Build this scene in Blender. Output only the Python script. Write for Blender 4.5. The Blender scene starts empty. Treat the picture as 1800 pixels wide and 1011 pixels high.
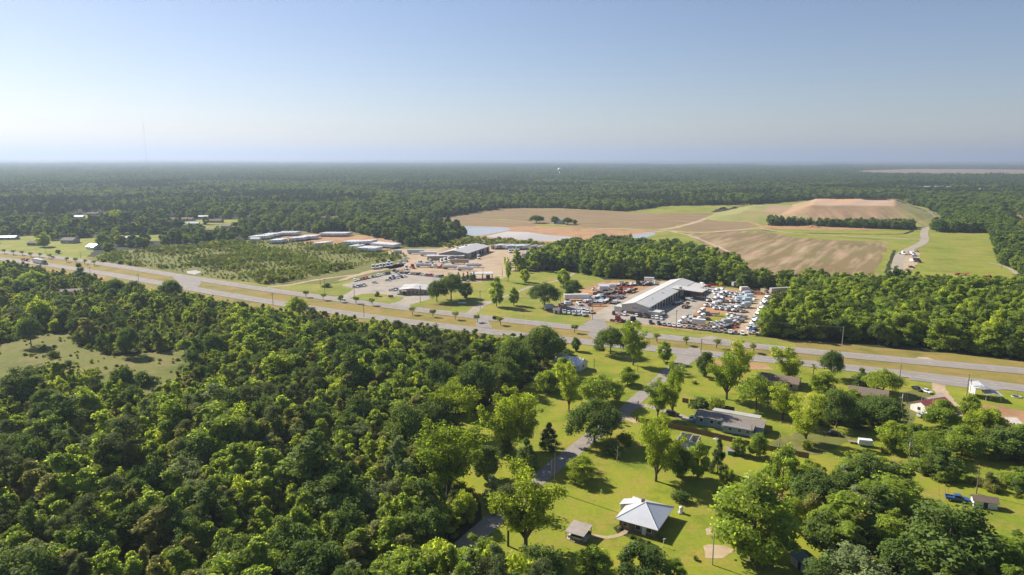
import bpy, math, random
import numpy as np
from mathutils import Vector, Matrix
from mathutils.geometry import tessellate_polygon

R = math.radians
rng = np.random.default_rng(7)
random.seed(7)
scene = bpy.context.scene
COL = scene.collection

# ------------------------------------------------------------------ camera
CAM_H, FPX, HORIZON = 90.0, 1200.0, 278.5
PITCH = math.atan((505.5 - HORIZON) / FPX)
CAM_R = Matrix.Rotation(math.pi / 2 - PITCH, 4, 'X') @ Matrix.Rotation(R(0.127), 4, 'Z')
cd = bpy.data.cameras.new('camera')
cam = bpy.data.objects.new('camera', cd)
COL.objects.link(cam)
cam.matrix_world = Matrix.Translation((0, 0, CAM_H)) @ CAM_R
cd.sensor_width = 36.0
cd.lens = 36.0 * FPX / 1800.0
cd.clip_start = 1.0
cd.clip_end = 200000.0
scene.camera = cam

# ------------------------------------------------------------------ sky, sun, exposure
SUN_EL, SUN_AZ = R(37), R(-54)          # azimuth from +Y towards +X
world = bpy.data.worlds.new('World')
scene.world = world
world.use_nodes = True
wn = world.node_tree
sky = wn.nodes.new('ShaderNodeTexSky')
sky.sky_type = 'NISHITA'
sky.sun_disc = False
sky.sun_elevation = SUN_EL
sky.sun_rotation = SUN_AZ
sky.altitude = 0
sky.air_density = 1.0
sky.dust_density = 0.4
sky.ozone_density = 2.0
bg = wn.nodes['Background']
wb = wn.nodes.new('ShaderNodeMix'); wb.data_type = 'RGBA'; wb.blend_type = 'MULTIPLY'
wb.inputs[0].default_value = 1.0
wb.inputs[7].default_value = (1.025, 0.972, 1.06, 1)      # white balance of the camera
wn.links.new(sky.outputs[0], wb.inputs[6])
wn.links.new(wb.outputs[2], bg.inputs[0])
bg.inputs[1].default_value = 0.056
sd = bpy.data.lights.new('sun', 'SUN')
sd.energy = 5.0
sd.angle = R(0.5)
sd.color = (1.0, 0.93, 0.82)
sun = bpy.data.objects.new('sun', sd)
COL.objects.link(sun)
sdir = Vector((math.sin(SUN_AZ) * math.cos(SUN_EL), math.cos(SUN_AZ) * math.cos(SUN_EL), math.sin(SUN_EL)))
sun.rotation_euler = sdir.to_track_quat('Z', 'Y').to_euler()
vs = scene.view_settings
scene.display_settings.display_device = 'sRGB'
vs.view_transform = 'Standard'
vs.look = 'None'
vs.exposure = 0.85
vs.gamma = 1.0
vs.use_curve_mapping = False
cy = scene.cycles
cy.max_bounces = 8
cy.diffuse_bounces = 5
cy.glossy_bounces = 2
cy.transmission_bounces = 6
cy.transparent_max_bounces = 4
cy.volume_bounces = 1
cy.use_adaptive_sampling = True
cy.adaptive_threshold = 0.02
cy.use_denoising = True
cy.caustics_reflective = False
cy.caustics_refractive = False

HAZE_DENSITY = 0.000115

# ------------------------------------------------------------------ picture <-> ground
CR = np.array(CAM_R.to_3x3())
def G(px, py, z=0.0):
    d = CR @ np.array([(px - 900) / FPX, -(py - 505.5) / FPX, -1.0])
    t = (z - CAM_H) / d[2]
    return (d[0] * t, d[1] * t)
def G3(px, py, z=0.0):
    x, y = G(px, py, z)
    return Vector((x, y, z))
def PROJ(x, y, z=0.0):
    d = np.stack([np.asarray(x, float), np.asarray(y, float), np.asarray(z, float) - CAM_H + 0 * np.asarray(x, float)], -1)
    c = d @ CR
    w = -c[..., 2]
    return 900 + FPX * c[..., 0] / w, 505.5 - FPX * c[..., 1] / w
def depth(px, py):
    x, y = G(px, py)
    return -(np.array([x, y, -CAM_H]) @ CR)[2]
def height_at(px, py, top):
    x, y = G(px, py)
    lo, hi = 0.0, 80.0
    for _ in range(30):
        m = (lo + hi) / 2
        if PROJ(x, y, m)[1] > top: lo = m
        else: hi = m
    return lo
def inside(X, Y, poly):
    X = np.asarray(X); Y = np.asarray(Y)
    r = np.zeros(X.shape, bool)
    n = len(poly)
    for i in range(n):
        x1, y1 = poly[i]; x2, y2 = poly[(i + 1) % n]
        c = ((y1 > Y) != (y2 > Y))
        if y1 != y2:
            r ^= c & (X < (x2 - x1) * (Y - y1) / (y2 - y1) + x1)
    return r
E1 = Vector((math.cos(R(-30)), math.sin(R(-30)), 0))   # along the highway
E2 = Vector((math.sin(R(30)), math.cos(R(30)), 0))     # away from it
A0 = R(-30)

# ------------------------------------------------------------------ objects and tags
def tag(o, label=None, cat=None, group=None, kind=None):
    if label: o['label'] = label
    if cat: o['category'] = cat
    if group: o['group'] = group
    if kind: o['kind'] = kind
    return o
def thing(name, label, cat, loc=(0, 0, 0), rz=0.0, group=None, scale=None):
    o = bpy.data.objects.new(name, None)
    o.empty_display_size = 0.5
    COL.objects.link(o)
    o.location = loc
    o.rotation_euler = (0, 0, rz)
    if scale: o.scale = scale
    return tag(o, label, cat, group)
def link(name, mesh, parent=None, loc=None):
    o = bpy.data.objects.new(name, mesh)
    COL.objects.link(o)
    if parent: o.parent = parent
    if loc is not None: o.location = loc
    return o

# ------------------------------------------------------------------ materials
def new_mat(name):
    m = bpy.data.materials.new(name)
    m.use_nodes = True
    nt = m.node_tree
    return m, nt, nt.nodes['Principled BSDF']
def mixc(nt, fac, a, b, mode='MIX'):
    n = nt.nodes.new('ShaderNodeMix')
    n.data_type = 'RGBA'
    n.blend_type = mode
    for s, v in ((n.inputs[0], fac), (n.inputs[6], a), (n.inputs[7], b)):
        if hasattr(v, 'is_linked') or isinstance(v, bpy.types.NodeSocket): nt.links.new(v, s)
        elif isinstance(v, (int, float)): s.default_value = v
        else: s.default_value = (*v, 1)
    return n.outputs[2]
def noise(nt, vec, scale, detail=4, rough=0.6, lo=0.35, hi=0.65):
    n = nt.nodes.new('ShaderNodeTexNoise')
    n.inputs['Scale'].default_value = scale
    n.inputs['Detail'].default_value = detail
    n.inputs['Roughness'].default_value = rough
    nt.links.new(vec, n.inputs['Vector'])
    r = nt.nodes.new('ShaderNodeMapRange')
    r.inputs[1].default_value = lo
    r.inputs[2].default_value = hi
    nt.links.new(n.outputs[0], r.inputs[0])
    return r.outputs[0]
def wpos(nt, rot=0.0, scale=(1, 1, 1)):
    g = nt.nodes.new('ShaderNodeNewGeometry')
    mp = nt.nodes.new('ShaderNodeMapping')
    mp.inputs['Rotation'].default_value = (0, 0, rot)
    mp.inputs['Scale'].default_value = scale
    nt.links.new(g.outputs['Position'], mp.inputs[0])
    return mp.outputs[0]
def bump(nt, b, h, strength, dist):
    n = nt.nodes.new('ShaderNodeBump')
    n.inputs['Strength'].default_value = strength
    n.inputs['Distance'].default_value = dist
    nt.links.new(h, n.inputs['Height'])
    nt.links.new(n.outputs[0], b.inputs['Normal'])
def ground_mat(name, a, b, c, s1=0.02, s2=0.15, s3=1.2, streak=None, rough=0.95):
    """three soil or grass colours mixed at three scales; streak = (angle, along, across, colour, amount)"""
    m, nt, bs = new_mat(name)
    v = wpos(nt)
    col = mixc(nt, noise(nt, v, s1, 4, .6), a, b)
    col = mixc(nt, noise(nt, v, s2, 6, .7, .46, .66), col, c)
    f = noise(nt, v, s3, 5, .75, .25, .8)
    col = mixc(nt, f, mixc(nt, 0.25, col, c), mixc(nt, 0.5, col, tuple(x * .35 for x in b)))
    f = noise(nt, v, s2 * .45, 6, .7, .52, .72)
    col = mixc(nt, f, col, tuple(x * .62 for x in b))
    if streak:
        v2 = nt.nodes.new('ShaderNodeMapping'); v2.inputs['Scale'].default_value = (streak[1], streak[2], 1)
        nt.links.new(wpos(nt, -streak[0]), v2.inputs[0]); v2 = v2.outputs[0]
        f2 = noise(nt, v2, 1.0, 3, .6, .45, .72)
        mu = nt.nodes.new('ShaderNodeMath'); mu.operation = 'MULTIPLY'
        nt.links.new(f2, mu.inputs[0]); mu.inputs[1].default_value = streak[4]
        col = mixc(nt, mu.outputs[0], col, streak[3])
    nt.links.new(col, bs.inputs['Base Color'])
    bs.inputs['Roughness'].default_value = rough
    bs.inputs['Specular IOR Level'].default_value = 0.1
    return m
_plain = {}
def plain(name, col, rough=0.6, var=0.12, scale=0.8, metal=0.0, spec=0.4):
    if name in _plain: return _plain[name]
    m, nt, bs = new_mat(name)
    tc = nt.nodes.new('ShaderNodeTexCoord')
    c2 = tuple(max(0, x * (1 - 2.2 * var)) for x in col)
    nt.links.new(mixc(nt, noise(nt, tc.outputs['Object'], scale, 5, .7, .4, .85), col, c2), bs.inputs['Base Color'])
    bs.inputs['Roughness'].default_value = rough
    bs.inputs['Metallic'].default_value = metal
    bs.inputs['Specular IOR Level'].default_value = spec
    _plain[name] = m
    return m
def ribbed(name, col, rough=0.45, axis=0, pitch=0.6, var=0.15, metal=0.2):
    """metal sheet with ribs along the slope and weather streaks"""
    m, nt, bs = new_mat(name)
    tc = nt.nodes.new('ShaderNodeTexCoord')
    w = nt.nodes.new('ShaderNodeTexWave')
    w.bands_direction = 'XY'[axis]
    w.inputs['Scale'].default_value = 2 * math.pi / 20 / pitch
    nt.links.new(tc.outputs['Object'], w.inputs['Vector'])
    n = noise(nt, tc.outputs['Object'], 0.25, 5, .7, .35, .8)
    c2 = tuple(x * (1 - 2 * var) for x in col)
    nt.links.new(mixc(nt, n, col, c2), bs.inputs['Base Color'])
    bs.inputs['Roughness'].default_value = rough
    bs.inputs['Metallic'].default_value = metal
    bump(nt, bs, w.outputs[1], 0.14, 0.04)
    return m

# ------------------------------------------------------------------ ground sheets
def raw_mesh(name, verts, faces, mat=None, smooth=False):
    me = bpy.data.meshes.new(name)
    me.from_pydata([tuple(v) for v in verts], [], faces)
    if mat: me.materials.append(mat)
    if smooth: me.polygons.foreach_set('use_smooth', [True] * len(me.polygons))
    me.update()
    return me
def rough_edge(pts, step, amp):
    out = []
    n = len(pts)
    for i in range(n):
        a = Vector(pts[i]); b = Vector(pts[(i + 1) % n])
        d = b - a
        k = max(1, min(60, int(d.length / step)))
        nrm = Vector((-d.y, d.x)).normalized() if d.length > 0 else Vector((0, 0))
        for j in range(k):
            t = j / k
            off = 0 if j == 0 else (random.random() - .5) * 2 * amp
            out.append(a + d * t + nrm * off)
    return out
def sheet(name, pts, mat, z, step=None, amp=0.0, label=None):
    """pts in ground metres"""
    if step: pts = rough_edge(pts, step, amp)
    vs_ = [Vector((p[0], p[1], z)) for p in pts]
    tris = tessellate_polygon([[Vector((p[0], p[1], 0)) for p in pts]])
    fs = []
    for t in tris:
        a, b, c = (vs_[i] for i in t)
        fs.append(tuple(t) if (b - a).cross(c - a).z > 0 else tuple(reversed(t)))
    o = link(name, raw_mesh(name, vs_, fs, mat))
    o['kind'] = 'structure'
    return o
def psheet(name, px, mat, z, step=6, amp=1.2):
    return sheet(name, [G(*p) for p in px], mat, z, step, amp)
def smooth_line(pts, n=8):
    p = [Vector(q) for q in pts]
    p = [p[0] * 2 - p[1]] + p + [p[-1] * 2 - p[-2]]
    out = []
    for i in range(1, len(p) - 2):
        for j in range(n):
            t = j / n
            a, b, c, d = p[i - 1], p[i], p[i + 1], p[i + 2]
            out.append(0.5 * ((2 * b) + (c - a) * t + (2 * a - 5 * b + 4 * c - d) * t * t + (3 * b - a - 3 * c + d) * t ** 3))
    out.append(p[-2])
    return out
def ribbon_mesh(name, line, w0, w1, mat, z, amp=0.0):
    """strip between lateral offsets w0 and w1 (metres to the left of travel)"""
    vs_, fs = [], []
    for i, p in enumerate(line):
        q = line[min(i + 1, len(line) - 1)] - line[max(i - 1, 0)]
        n = Vector((-q.y, q.x)).normalized()
        ja = (random.random() - .5) * 2 * amp
        jb = (random.random() - .5) * 2 * amp
        a = p + n * (w0 + ja); b = p + n * (w1 + jb)
        vs_ += [(a.x, a.y, z), (b.x, b.y, z)]
        if i: fs.append((2 * i - 2, 2 * i, 2 * i + 1, 2 * i - 1) if w1 > w0 else (2 * i - 2, 2 * i - 1, 2 * i + 1, 2 * i))
    return raw_mesh(name, vs_, fs, mat)
def ribbon(name, line, w0, w1, mat, z, amp=0.0, parent=None):
    o = link(name, ribbon_mesh(name, line, w0, w1, mat, z, amp), parent)
    if not parent: o['kind'] = 'structure'
    return o

# base sheet: forest soil, polar so that it reaches the horizon, rolling only far away
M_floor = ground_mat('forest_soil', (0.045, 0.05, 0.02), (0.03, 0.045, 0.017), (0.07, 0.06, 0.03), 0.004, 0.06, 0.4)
def hills(x, y):
    r = np.hypot(x, y)
    k = np.clip((r - 9000) / 9000, 0, 1)
    return k * (14 + 11 * np.sin(x / 2900 + 1.3) * np.cos(y / 3700) + 8 * np.sin(x / 1230 + y / 2100) + 5 * np.sin(x / 610 - y / 900 + 2))
radii = [0.01] + list(np.geomspace(60, 42000, 46))
NA = 144
vv, ff = [], []
for r in radii:
    for k in range(NA):
        a = 2 * math.pi * k / NA
        x, y = r * math.sin(a), r * math.cos(a)
        vv.append((x, y, float(hills(x, y))))
for i in range(len(radii) - 1):
    for k in range(NA):
        k2 = (k + 1) % NA
        ff.append((i * NA + k, (i + 1) * NA + k, (i + 1) * NA + k2, i * NA + k2)[::-1])
ground = link('ground', raw_mesh('ground', vv, ff, M_floor, True))
ground['kind'] = 'structure'

M_lawn = ground_mat('lawn_grass', (0.295, 0.325, 0.022), (0.155, 0.235, 0.02), (0.34, 0.265, 0.06), 0.045, 0.13, 1.1)
M_meadow = ground_mat('meadow_grass', (0.27, 0.30, 0.04), (0.165, 0.235, 0.03), (0.37, 0.285, 0.08), 0.022, 0.055, 0.5)
M_verge = ground_mat('dry_verge_grass', (0.29, 0.225, 0.055), (0.22, 0.215, 0.045), (0.37, 0.24, 0.10), 0.03, 0.09, 0.9)
M_scrub = ground_mat('scrub_grass', (0.185, 0.195, 0.045), (0.135, 0.17, 0.036), (0.25, 0.20, 0.08), 0.02, 0.08, 0.6)
M_field = ground_mat('fallow_field_soil', (0.29, 0.18, 0.105), (0.255, 0.17, 0.09), (0.22, 0.19, 0.08), 0.006, 0.02, 0.5, (R(-8), 0.012, 0.16, (0.40, 0.28, 0.18), 0.55))
M_field2 = ground_mat('striped_field_soil', (0.28, 0.175, 0.10), (0.23, 0.165, 0.08), (0.19, 0.19, 0.065), 0.007, 0.015, 0.5, (R(58), 0.010, 0.085, (0.47, 0.33, 0.22), 0.75))
M_orange = ground_mat('orange_clay', (0.44, 0.24, 0.115), (0.38, 0.215, 0.11), (0.50, 0.33, 0.19), 0.02, 0.09, 0.7)
M_sand = ground_mat('pale_sand', (0.50, 0.37, 0.235), (0.43, 0.315, 0.20), (0.52, 0.42, 0.31), 0.02, 0.08, 0.6)
M_gravel = ground_mat('grey_gravel', (0.40, 0.35, 0.285), (0.44, 0.38, 0.31), (0.35, 0.295, 0.23), 0.03, 0.12, 1.0)
M_lot = ground_mat('worn_lot_paving', (0.40, 0.36, 0.31), (0.36, 0.33, 0.285), (0.48, 0.40, 0.30), 0.03, 0.10, 0.8)
M_road = ground_mat('highway_asphalt', (0.33, 0.295, 0.265), (0.37, 0.33, 0.295), (0.28, 0.255, 0.235), 0.03, 0.2, 1.5, (A0, 0.012, 1.1, (0.22, 0.20, 0.185), 0.5), 0.85)
M_lane = ground_mat('old_lane_asphalt', (0.33, 0.295, 0.265), (0.38, 0.335, 0.295), (0.27, 0.24, 0.22), 0.05, 0.3, 1.6)
M_paint = plain('worn_white_paint', (0.62, 0.62, 0.58), 0.8, 0.2, 0.6)
M_yellow = plain('worn_yellow_paint', (0.55, 0.38, 0.06), 0.8, 0.2, 0.6)

# highway: two carriageways from picture centres
far_px = [(0, 444), (100, 453), (200, 466), (300, 484), (400, 501), (500, 511.5), (600, 526), (700, 540.5), (800, 554.5), (900, 564), (1000, 576), (1150, 591.5), (1250, 600), (1350, 608), (1500, 627), (1600, 636.5), (1700, 644.5), (1800, 651.5)]
near_px = [(0, 455), (81, 465.5), (150, 477), (225, 485.5), (400, 519.5), (480, 530), (550, 542.5), (650, 560.5), (800, 575.5), (1000, 597), (1150, 612.5), (1250, 620.5), (1340, 631), (1425, 640.5), (1500, 650), (1600, 659.5), (1700, 673), (1800, 680)]
def fit(px, extra=140):
    w = np.array([G(*p) for p in px])
    c = np.polyfit(w[:, 0], w[:, 1], 5)
    x0, x1 = w[0, 0], w[-1, 0]
    xs = np.linspace(x0, x1, 70)
    pts = [Vector((x, np.polyval(c, x))) for x in xs]
    d0 = (pts[0] - pts[1]).normalized(); d1 = (pts[-1] - pts[-2]).normalized()
    return [pts[0] + d0 * e for e in (2200, 800, 300, 100)] + pts + [pts[-1] + d1 * e for e in (60, 160, 500, 1500)], c
far_line, CF = fit(far_px)
near_line, CN = fit(near_px)
def off_near(x, y):        # metres in front of (towards the camera from) the near carriageway centre
    return (np.polyval(CN, np.clip(x, -520, 230)) - y) * 0.866
def off_far(x, y):
    return (y - np.polyval(CF, np.clip(x, -520, 230))) * 0.866

mid = [(a + b) / 2 for a, b in zip(far_line, near_line)]
ribbon('highway_verge', mid, -42, 32, M_verge, 0.01, 1.5)

# open land (picture outlines of the ground)
OPEN = []
def open_land(name, px, mat, z, step=9, amp=2.0, clear=True):
    if clear: OPEN.append(px)
    return psheet(name, px, mat, z, step, amp)
yards_px = [(990, 606), (940, 655), (885, 695), (808, 728), (750, 762), (742, 800), (800, 850), (845, 885), (838, 945), (850, 1020), (870, 1120), (2100, 1120), (2100, 705), (1800, 690), (1600, 668), (1400, 640), (1200, 618), (1060, 606)]
psheet('lawn', yards_px, M_lawn, 0.03, 8, 1.5)
open_land('clearing_grass', [(-80, 650), (-60, 618), (0, 607), (60, 588), (120, 586), (134, 606), (190, 626), (240, 622), (290, 618), (345, 614), (362, 622), (340, 648), (320, 668), (285, 690), (262, 712), (240, 694), (180, 676), (110, 668), (60, 690), (0, 706), (-70, 700)], M_scrub, 0.03)
open_land('west_meadow', [(-160, 452), (-160, 424), (0, 429), (90, 425), (150, 419), (172, 414), (188, 424), (172, 436), (160, 447), (150, 456), (60, 446), (0, 440)], M_meadow, 0.03)
scrub_px = [(150, 458), (185, 444), (260, 436), (330, 431), (430, 424), (445, 413), (530, 406), (560, 412), (570, 407), (615, 407), (668, 418), (702, 432), (722, 435), (782, 428), (818, 416), (850, 419), (1000, 430), (1062, 428), (975, 450), (938, 462), (900, 480), (835, 492), (760, 485), (690, 478), (590, 500), (490, 503), (400, 493), (300, 478), (200, 462)]
open_land('scrub_field', scrub_px, M_scrub, 0.03)
north_px = [(400, 494), (490, 502), (590, 499), (690, 476), (835, 490), (900, 478), (935, 478), (1000, 477), (1045, 484), (1062, 492), (1165, 492), (1245, 500), (1300, 507), (1392, 506), (1398, 518), (1350, 565), (1326, 592), (1400, 604), (1400, 612), (1200, 590), (1000, 572), (850, 556), (700, 536), (550, 515)]
open_land('north_lawn', north_px, M_meadow, 0.05)
fields_px = [(712, 391), (800, 379), (880, 366), (985, 366), (1100, 372), (1170, 362), (1320, 360), (1420, 352), (1560, 352), (1632, 366), (1640, 385), (1640, 405), (1738, 408), (1752, 440), (1762, 465), (1830, 500), (1800, 515), (1690, 508), (1600, 502), (1560, 507), (1440, 497), (1305, 497), (1312, 480), (1262, 462), (1190, 447), (1130, 440), (1062, 430), (1000, 430), (850, 420), (818, 416), (785, 402), (735, 402)]
open_land('landfill_grass', fields_px, M_meadow, 0.03)
open_land('far_field', [(1485, 303), (1520, 299.5), (1600, 297.5), (1700, 297.5), (1830, 298.5), (2000, 300), (2000, 314), (1830, 312), (1700, 311.5), (1560, 310.5), (1500, 308)], M_field, 0.05, 60, 20)
open_land('power_line_clearing', [(1752, 366), (1775, 366), (1860, 420), (1900, 470), (1840, 440), (1790, 400)], M_field, 0.04)
for k, q in enumerate([[(1290, 293), (1330, 290.5), (1440, 291), (1460, 293), (1380, 294.5)], [(690, 296), (730, 293.5), (800, 293), (790, 295.5), (720, 297)], [(1100, 291), (1200, 289), (1260, 290), (1180, 292)], [(1010, 300), (1060, 297.5), (1120, 298), (1080, 300.5)], [(420, 291), (520, 289.5), (560, 290.5), (470, 292)], [(1180, 297), (1260, 295), (1330, 296), (1250, 298)]]):
    open_land('distant_field', q, (M_meadow, M_field)[k % 2], 0.05, 80, 25)
# small clearings between the houses far left
for k, q in enumerate([[(120, 398), (160, 392), (196, 380), (182, 374), (130, 380)], [(172, 402), (250, 398), (238, 391), (180, 393)], [(280, 397), (352, 394), (430, 395), (420, 386), (300, 386)],
                       [(205, 424), (290, 424), (300, 412), (215, 414)], [(330, 404), (430, 402), (420, 394), (340, 396)], [(0, 430), (100, 427), (60, 415), (0, 417)], [(565, 386), (600, 388), (600, 381), (570, 380)]]):
    open_land('yard_lawn', q, M_meadow, 0.05 + 0.004 * k, 12, 4)

# fields, soil, water beyond
psheet('fallow_field', [(716, 390), (800, 379.5), (880, 367), (985, 367), (1100, 373), (1155, 376), (1270, 374), (1292, 375), (1160, 402), (1062, 403), (1012, 399), (965, 394), (880, 386), (800, 387), (740, 393)], M_field, 0.06, 20, 3)
psheet('field_wedge', [(1168, 402), (1290, 377), (1300, 376), (1325, 396), (1330, 401), (1270, 409), (1235, 409)], M_field, 0.06, 20, 3)
psheet('striped_field', [(1200, 409), (1240, 412), (1300, 406), (1345, 407), (1400, 418), (1560, 426), (1550, 455), (1534, 497), (1500, 502), (1310, 497), (1312, 480), (1275, 455), (1235, 428)], M_field2, 0.06, 20, 3)
psheet('pond_bank', [(775, 400), (850, 395), (940, 397), (1000, 400), (1085, 404), (1172, 406), (1135, 410), (1085, 420), (1060, 428), (1000, 429), (925, 425), (840, 418), (800, 415)], M_orange, 0.07, 12, 3)
psheet('pond_margin', [(785, 402), (840, 419), (925, 425), (1000, 429), (1050, 429), (1040, 433), (980, 434), (880, 429), (815, 421)], M_scrub, 0.085, 10, 2)
psheet('pond_slope', [(768, 392), (810, 386), (870, 388), (940, 392), (945, 397), (900, 399), (850, 397.5), (785, 396)], M_field, 0.085, 12, 2)
psheet('haul_soil', [(1300, 388), (1335, 374), (1390, 372), (1390, 388), (1360, 392), (1320, 391)], M_field, 0.085, 12, 2)
psheet('clay_strip', [(1345, 396), (1400, 391), (1605, 402), (1598, 404), (1440, 404), (1345, 402)], M_orange, 0.085, 12, 2)
def mwater(name, c, rough):
    m, nt, bs = new_mat(name)
    v = wpos(nt)
    nt.links.new(mixc(nt, noise(nt, v, 0.01, 3, .5), c, tuple(x * .8 for x in c)), bs.inputs['Base Color'])
    bs.inputs['Roughness'].default_value = rough
    bump(nt, bs, noise(nt, v, 0.8, 3, .6, 0, 1), 0.12, 0.1)
    return m
M_water1 = mwater('blue_grey_water', (0.36, 0.37, 0.36), 0.2)
M_water2 = mwater('silty_water', (0.56, 0.48, 0.41), 0.3)
psheet('pond_water', [(782, 397), (820, 397.5), (850, 399), (898, 401), (895, 405), (860, 412), (840, 415), (815, 413), (785, 406)], M_water1, 0.10, 15, 1)
psheet('pond_water', [(892, 407), (925, 408), (970, 414), (1014, 417), (1012, 421), (997, 425.5), (925, 422.5), (872, 418.5), (852, 416)], M_water2, 0.10, 15, 1)
psheet('pond_water', [(828, 420), (852, 421), (850, 424), (832, 424)], M_water1, 0.11, 8, 1)
psheet('pond_water', [(1110, 414), (1150, 408), (1152, 412), (1128, 421), (1112, 420)], M_water1, 0.10, 8, 1)
psheet('pond_water', [(327, 477), (345, 475), (354, 479), (342, 483), (330, 481)], M_water2, 0.09, 4, .8)
def track(name, px, w, mat, z, amp=.4):
    return ribbon(name, smooth_line([Vector(G(*p)) for p in px]), -w / 2, w / 2, mat, z, amp)
track('haul_road', [(1050, 402), (1100, 402.5), (1160, 404.5), (1215, 393), (1268, 375)], 9, M_sand, 0.12, 1)
track('haul_road', [(1160, 404.5), (1220, 409), (1290, 405), (1330, 401), (1345, 400.5)], 7, M_sand, 0.13, 1)
track('haul_road', [(1345, 400.5), (1312, 387), (1296, 378), (1310, 370), (1340, 363)], 9, M_orange, 0.14, 1)
track('haul_road', [(1330, 400.5), (1375, 408), (1430, 412), (1520, 417), (1618, 421)], 6, M_sand, 0.15, .8)
track('haul_road', [(1180, 407), (1215, 415), (1245, 427), (1275, 440), (1300, 458), (1310, 478), (1318, 492)], 5, M_sand, 0.11, .8)
track('haul_road', [(700, 397), (750, 392), (800, 385), (880, 386), (960, 394), (1050, 401)], 4, M_sand, 0.11, .6)
track('haul_road', [(1170, 406), (1120, 412), (1075, 424), (1055, 432)], 6, M_sand, 0.12, .8)
track('ditch_grass', [(1340, 405), (1400, 409.5), (1480, 411), (1560, 412), (1595, 410), (1608, 400)], 5, M_floor, 0.10, 1.2)
track('ditch_grass', [(1572, 440), (1565, 460), (1556, 480)], 3, M_floor, 0.10, .8)
track('landfill_road', [(1550, 540), (1566, 505), (1571, 490), (1577, 468), (1582, 450), (1600, 438), (1620, 428), (1626, 420), (1624, 412), (1627, 400), (1629, 388), (1624, 376), (1612, 367)], 8.5, M_gravel, 0.16, .4)
psheet('gravel_pull_off', [(1578, 495), (1583, 470), (1586, 448), (1612, 440), (1617, 448), (1613, 462), (1600, 480), (1590, 497)], M_sand, 0.13, 6, 1)
track('dirt_track', [(1738, 462), (1770, 470), (1800, 492), (1840, 520)], 3.5, M_gravel, 0.12, .4)

# truck terminal and office ground
psheet('trailer_yard', [(480, 424), (500, 414), (560, 411), (640, 414), (700, 424), (695, 437), (660, 441), (612, 432), (540, 428)], M_orange, 0.07, 8, 3)
psheet('terminal_yard', [(665, 446), (700, 438), (770, 437), (800, 430), (900, 428), (962, 437), (952, 452), (925, 462), (905, 474), (882, 490), (835, 494), (790, 487), (735, 479), (700, 478), (672, 470), (700, 462), (722, 455), (705, 448)], M_sand, 0.08, 8, 2)
psheet('dirt_apron', [(585, 496), (612, 486), (655, 474), (690, 466), (715, 462), (705, 470), (680, 474), (640, 483), (610, 492)], M_sand, 0.08, 6, 1.5)
track('dirt_track', [(470, 505), (510, 501), (540, 495), (585, 488), (620, 484)], 4, M_sand, 0.085, .8)
psheet('parking_lot', [(585, 522.5), (604, 519), (622, 508), (600, 502), (622, 495), (640, 487), (686, 478.5), (697, 477), (735, 480), (776, 486), (800, 489), (830, 494), (800, 503), (757, 505), (757, 526), (722, 536), (712, 543), (676, 538), (690, 532), (612, 528)], M_lot, 0.10, 8, .8)
psheet('grass_island', [(612, 525.5), (622, 521), (637, 517), (655, 516), (680, 518.5), (708, 522), (710, 524.5), (703, 529.5), (690, 533), (675, 535.2), (645, 531)], M_meadow, 0.12, 6, .5)
psheet('bare_earth', [(740, 537), (765, 533), (800, 538), (790, 544), (750, 543)], M_verge, 0.09, 6, 1.5)
track('driveway', [(815, 557), (830, 549), (845, 537), (862, 530)], 6.5, M_gravel, 0.09, .3)
track('dirt_track', [(862, 530), (900, 517), (940, 502), (985, 492), (1010, 480)], 3, M_gravel, 0.08, .5)
track('driveway', [(832, 497), (845, 492), (860, 490)], 8, M_sand, 0.11, .4)

# truck dealer ground
psheet('dealer_yard', [(958, 549), (980, 535), (1000, 521), (1032, 505), (1062, 494), (1165, 494), (1245, 502), (1300, 510), (1388, 508), (1390, 518), (1348, 562), (1334, 588), (1318, 590), (1270, 586), (1180, 578), (1110, 570), (1060, 564), (1020, 555)], M_orange, 0.08, 8, 1.2)
psheet('dealer_apron', [(1030, 572), (1046, 552), (1080, 530), (1165, 495), (1235, 500), (1258, 505), (1262, 518), (1235, 535), (1215, 556), (1205, 572), (1170, 573), (1110, 568), (1066, 564), (1050, 580), (1030, 578)], M_lot, 0.10, 8, .8)
psheet('dealer_lot', [(985, 548), (990, 540), (1030, 533), (1042, 545), (1040, 553), (1010, 553)], M_lane, 0.10, 6, .8)
psheet('sand_lane', [(1312, 520), (1345, 522), (1330, 560), (1318, 588), (1296, 586), (1308, 560)], M_sand, 0.10, 6, 1)
psheet('grass_patch', [(1240, 567), (1252, 555), (1275, 552), (1280, 556), (1262, 566), (1246, 570)], M_lawn, 0.12, 4, .5)

# carriageways, painted lines, crossovers, turnouts
for nm, ln in (('far', far_line), ('near', near_line)):
    road = ribbon('highway', ln, -5.4, 5.4, M_road, 0.16)
    for e in (-3.75, 3.75):
        ribbon('edge_line', ln, e - .09, e + .09, M_paint if (e < 0) == (nm == 'near') else M_yellow, 0.175, 0, road)
    acc, dash, me_dash = 0.0, 0, None
    for i in range(4, 73):
        a, b = ln[i], ln[i + 1]
        d = (b - a); L = d.length
        t = (12.2 - acc % 12.2) % 12.2
        while t < L:
            if me_dash is None:
                me_dash = raw_mesh('lane_dash', [(-1.5, -.075, 0), (1.5, -.075, 0), (1.5, .075, 0), (-1.5, .075, 0)], [(0, 1, 2, 3)], M_paint)
            p = a + d * (t / L)
            o = link('lane_dash', me_dash, road, (p.x, p.y, 0.175))
            o.rotation_euler = (0, 0, math.atan2(d.y, d.x))
            t += 12.2
        acc += L
psheet('median_crossover', [(304, 488), (312, 485), (346, 491), (354, 497), (348, 505), (318, 501), (312, 495)], M_road, 0.14, 5, .3)
psheet('median_crossover', [(1033, 590), (1040, 578), (1068, 582), (1070, 596), (1052, 600)], M_road, 0.14, 5, .3)
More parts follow.
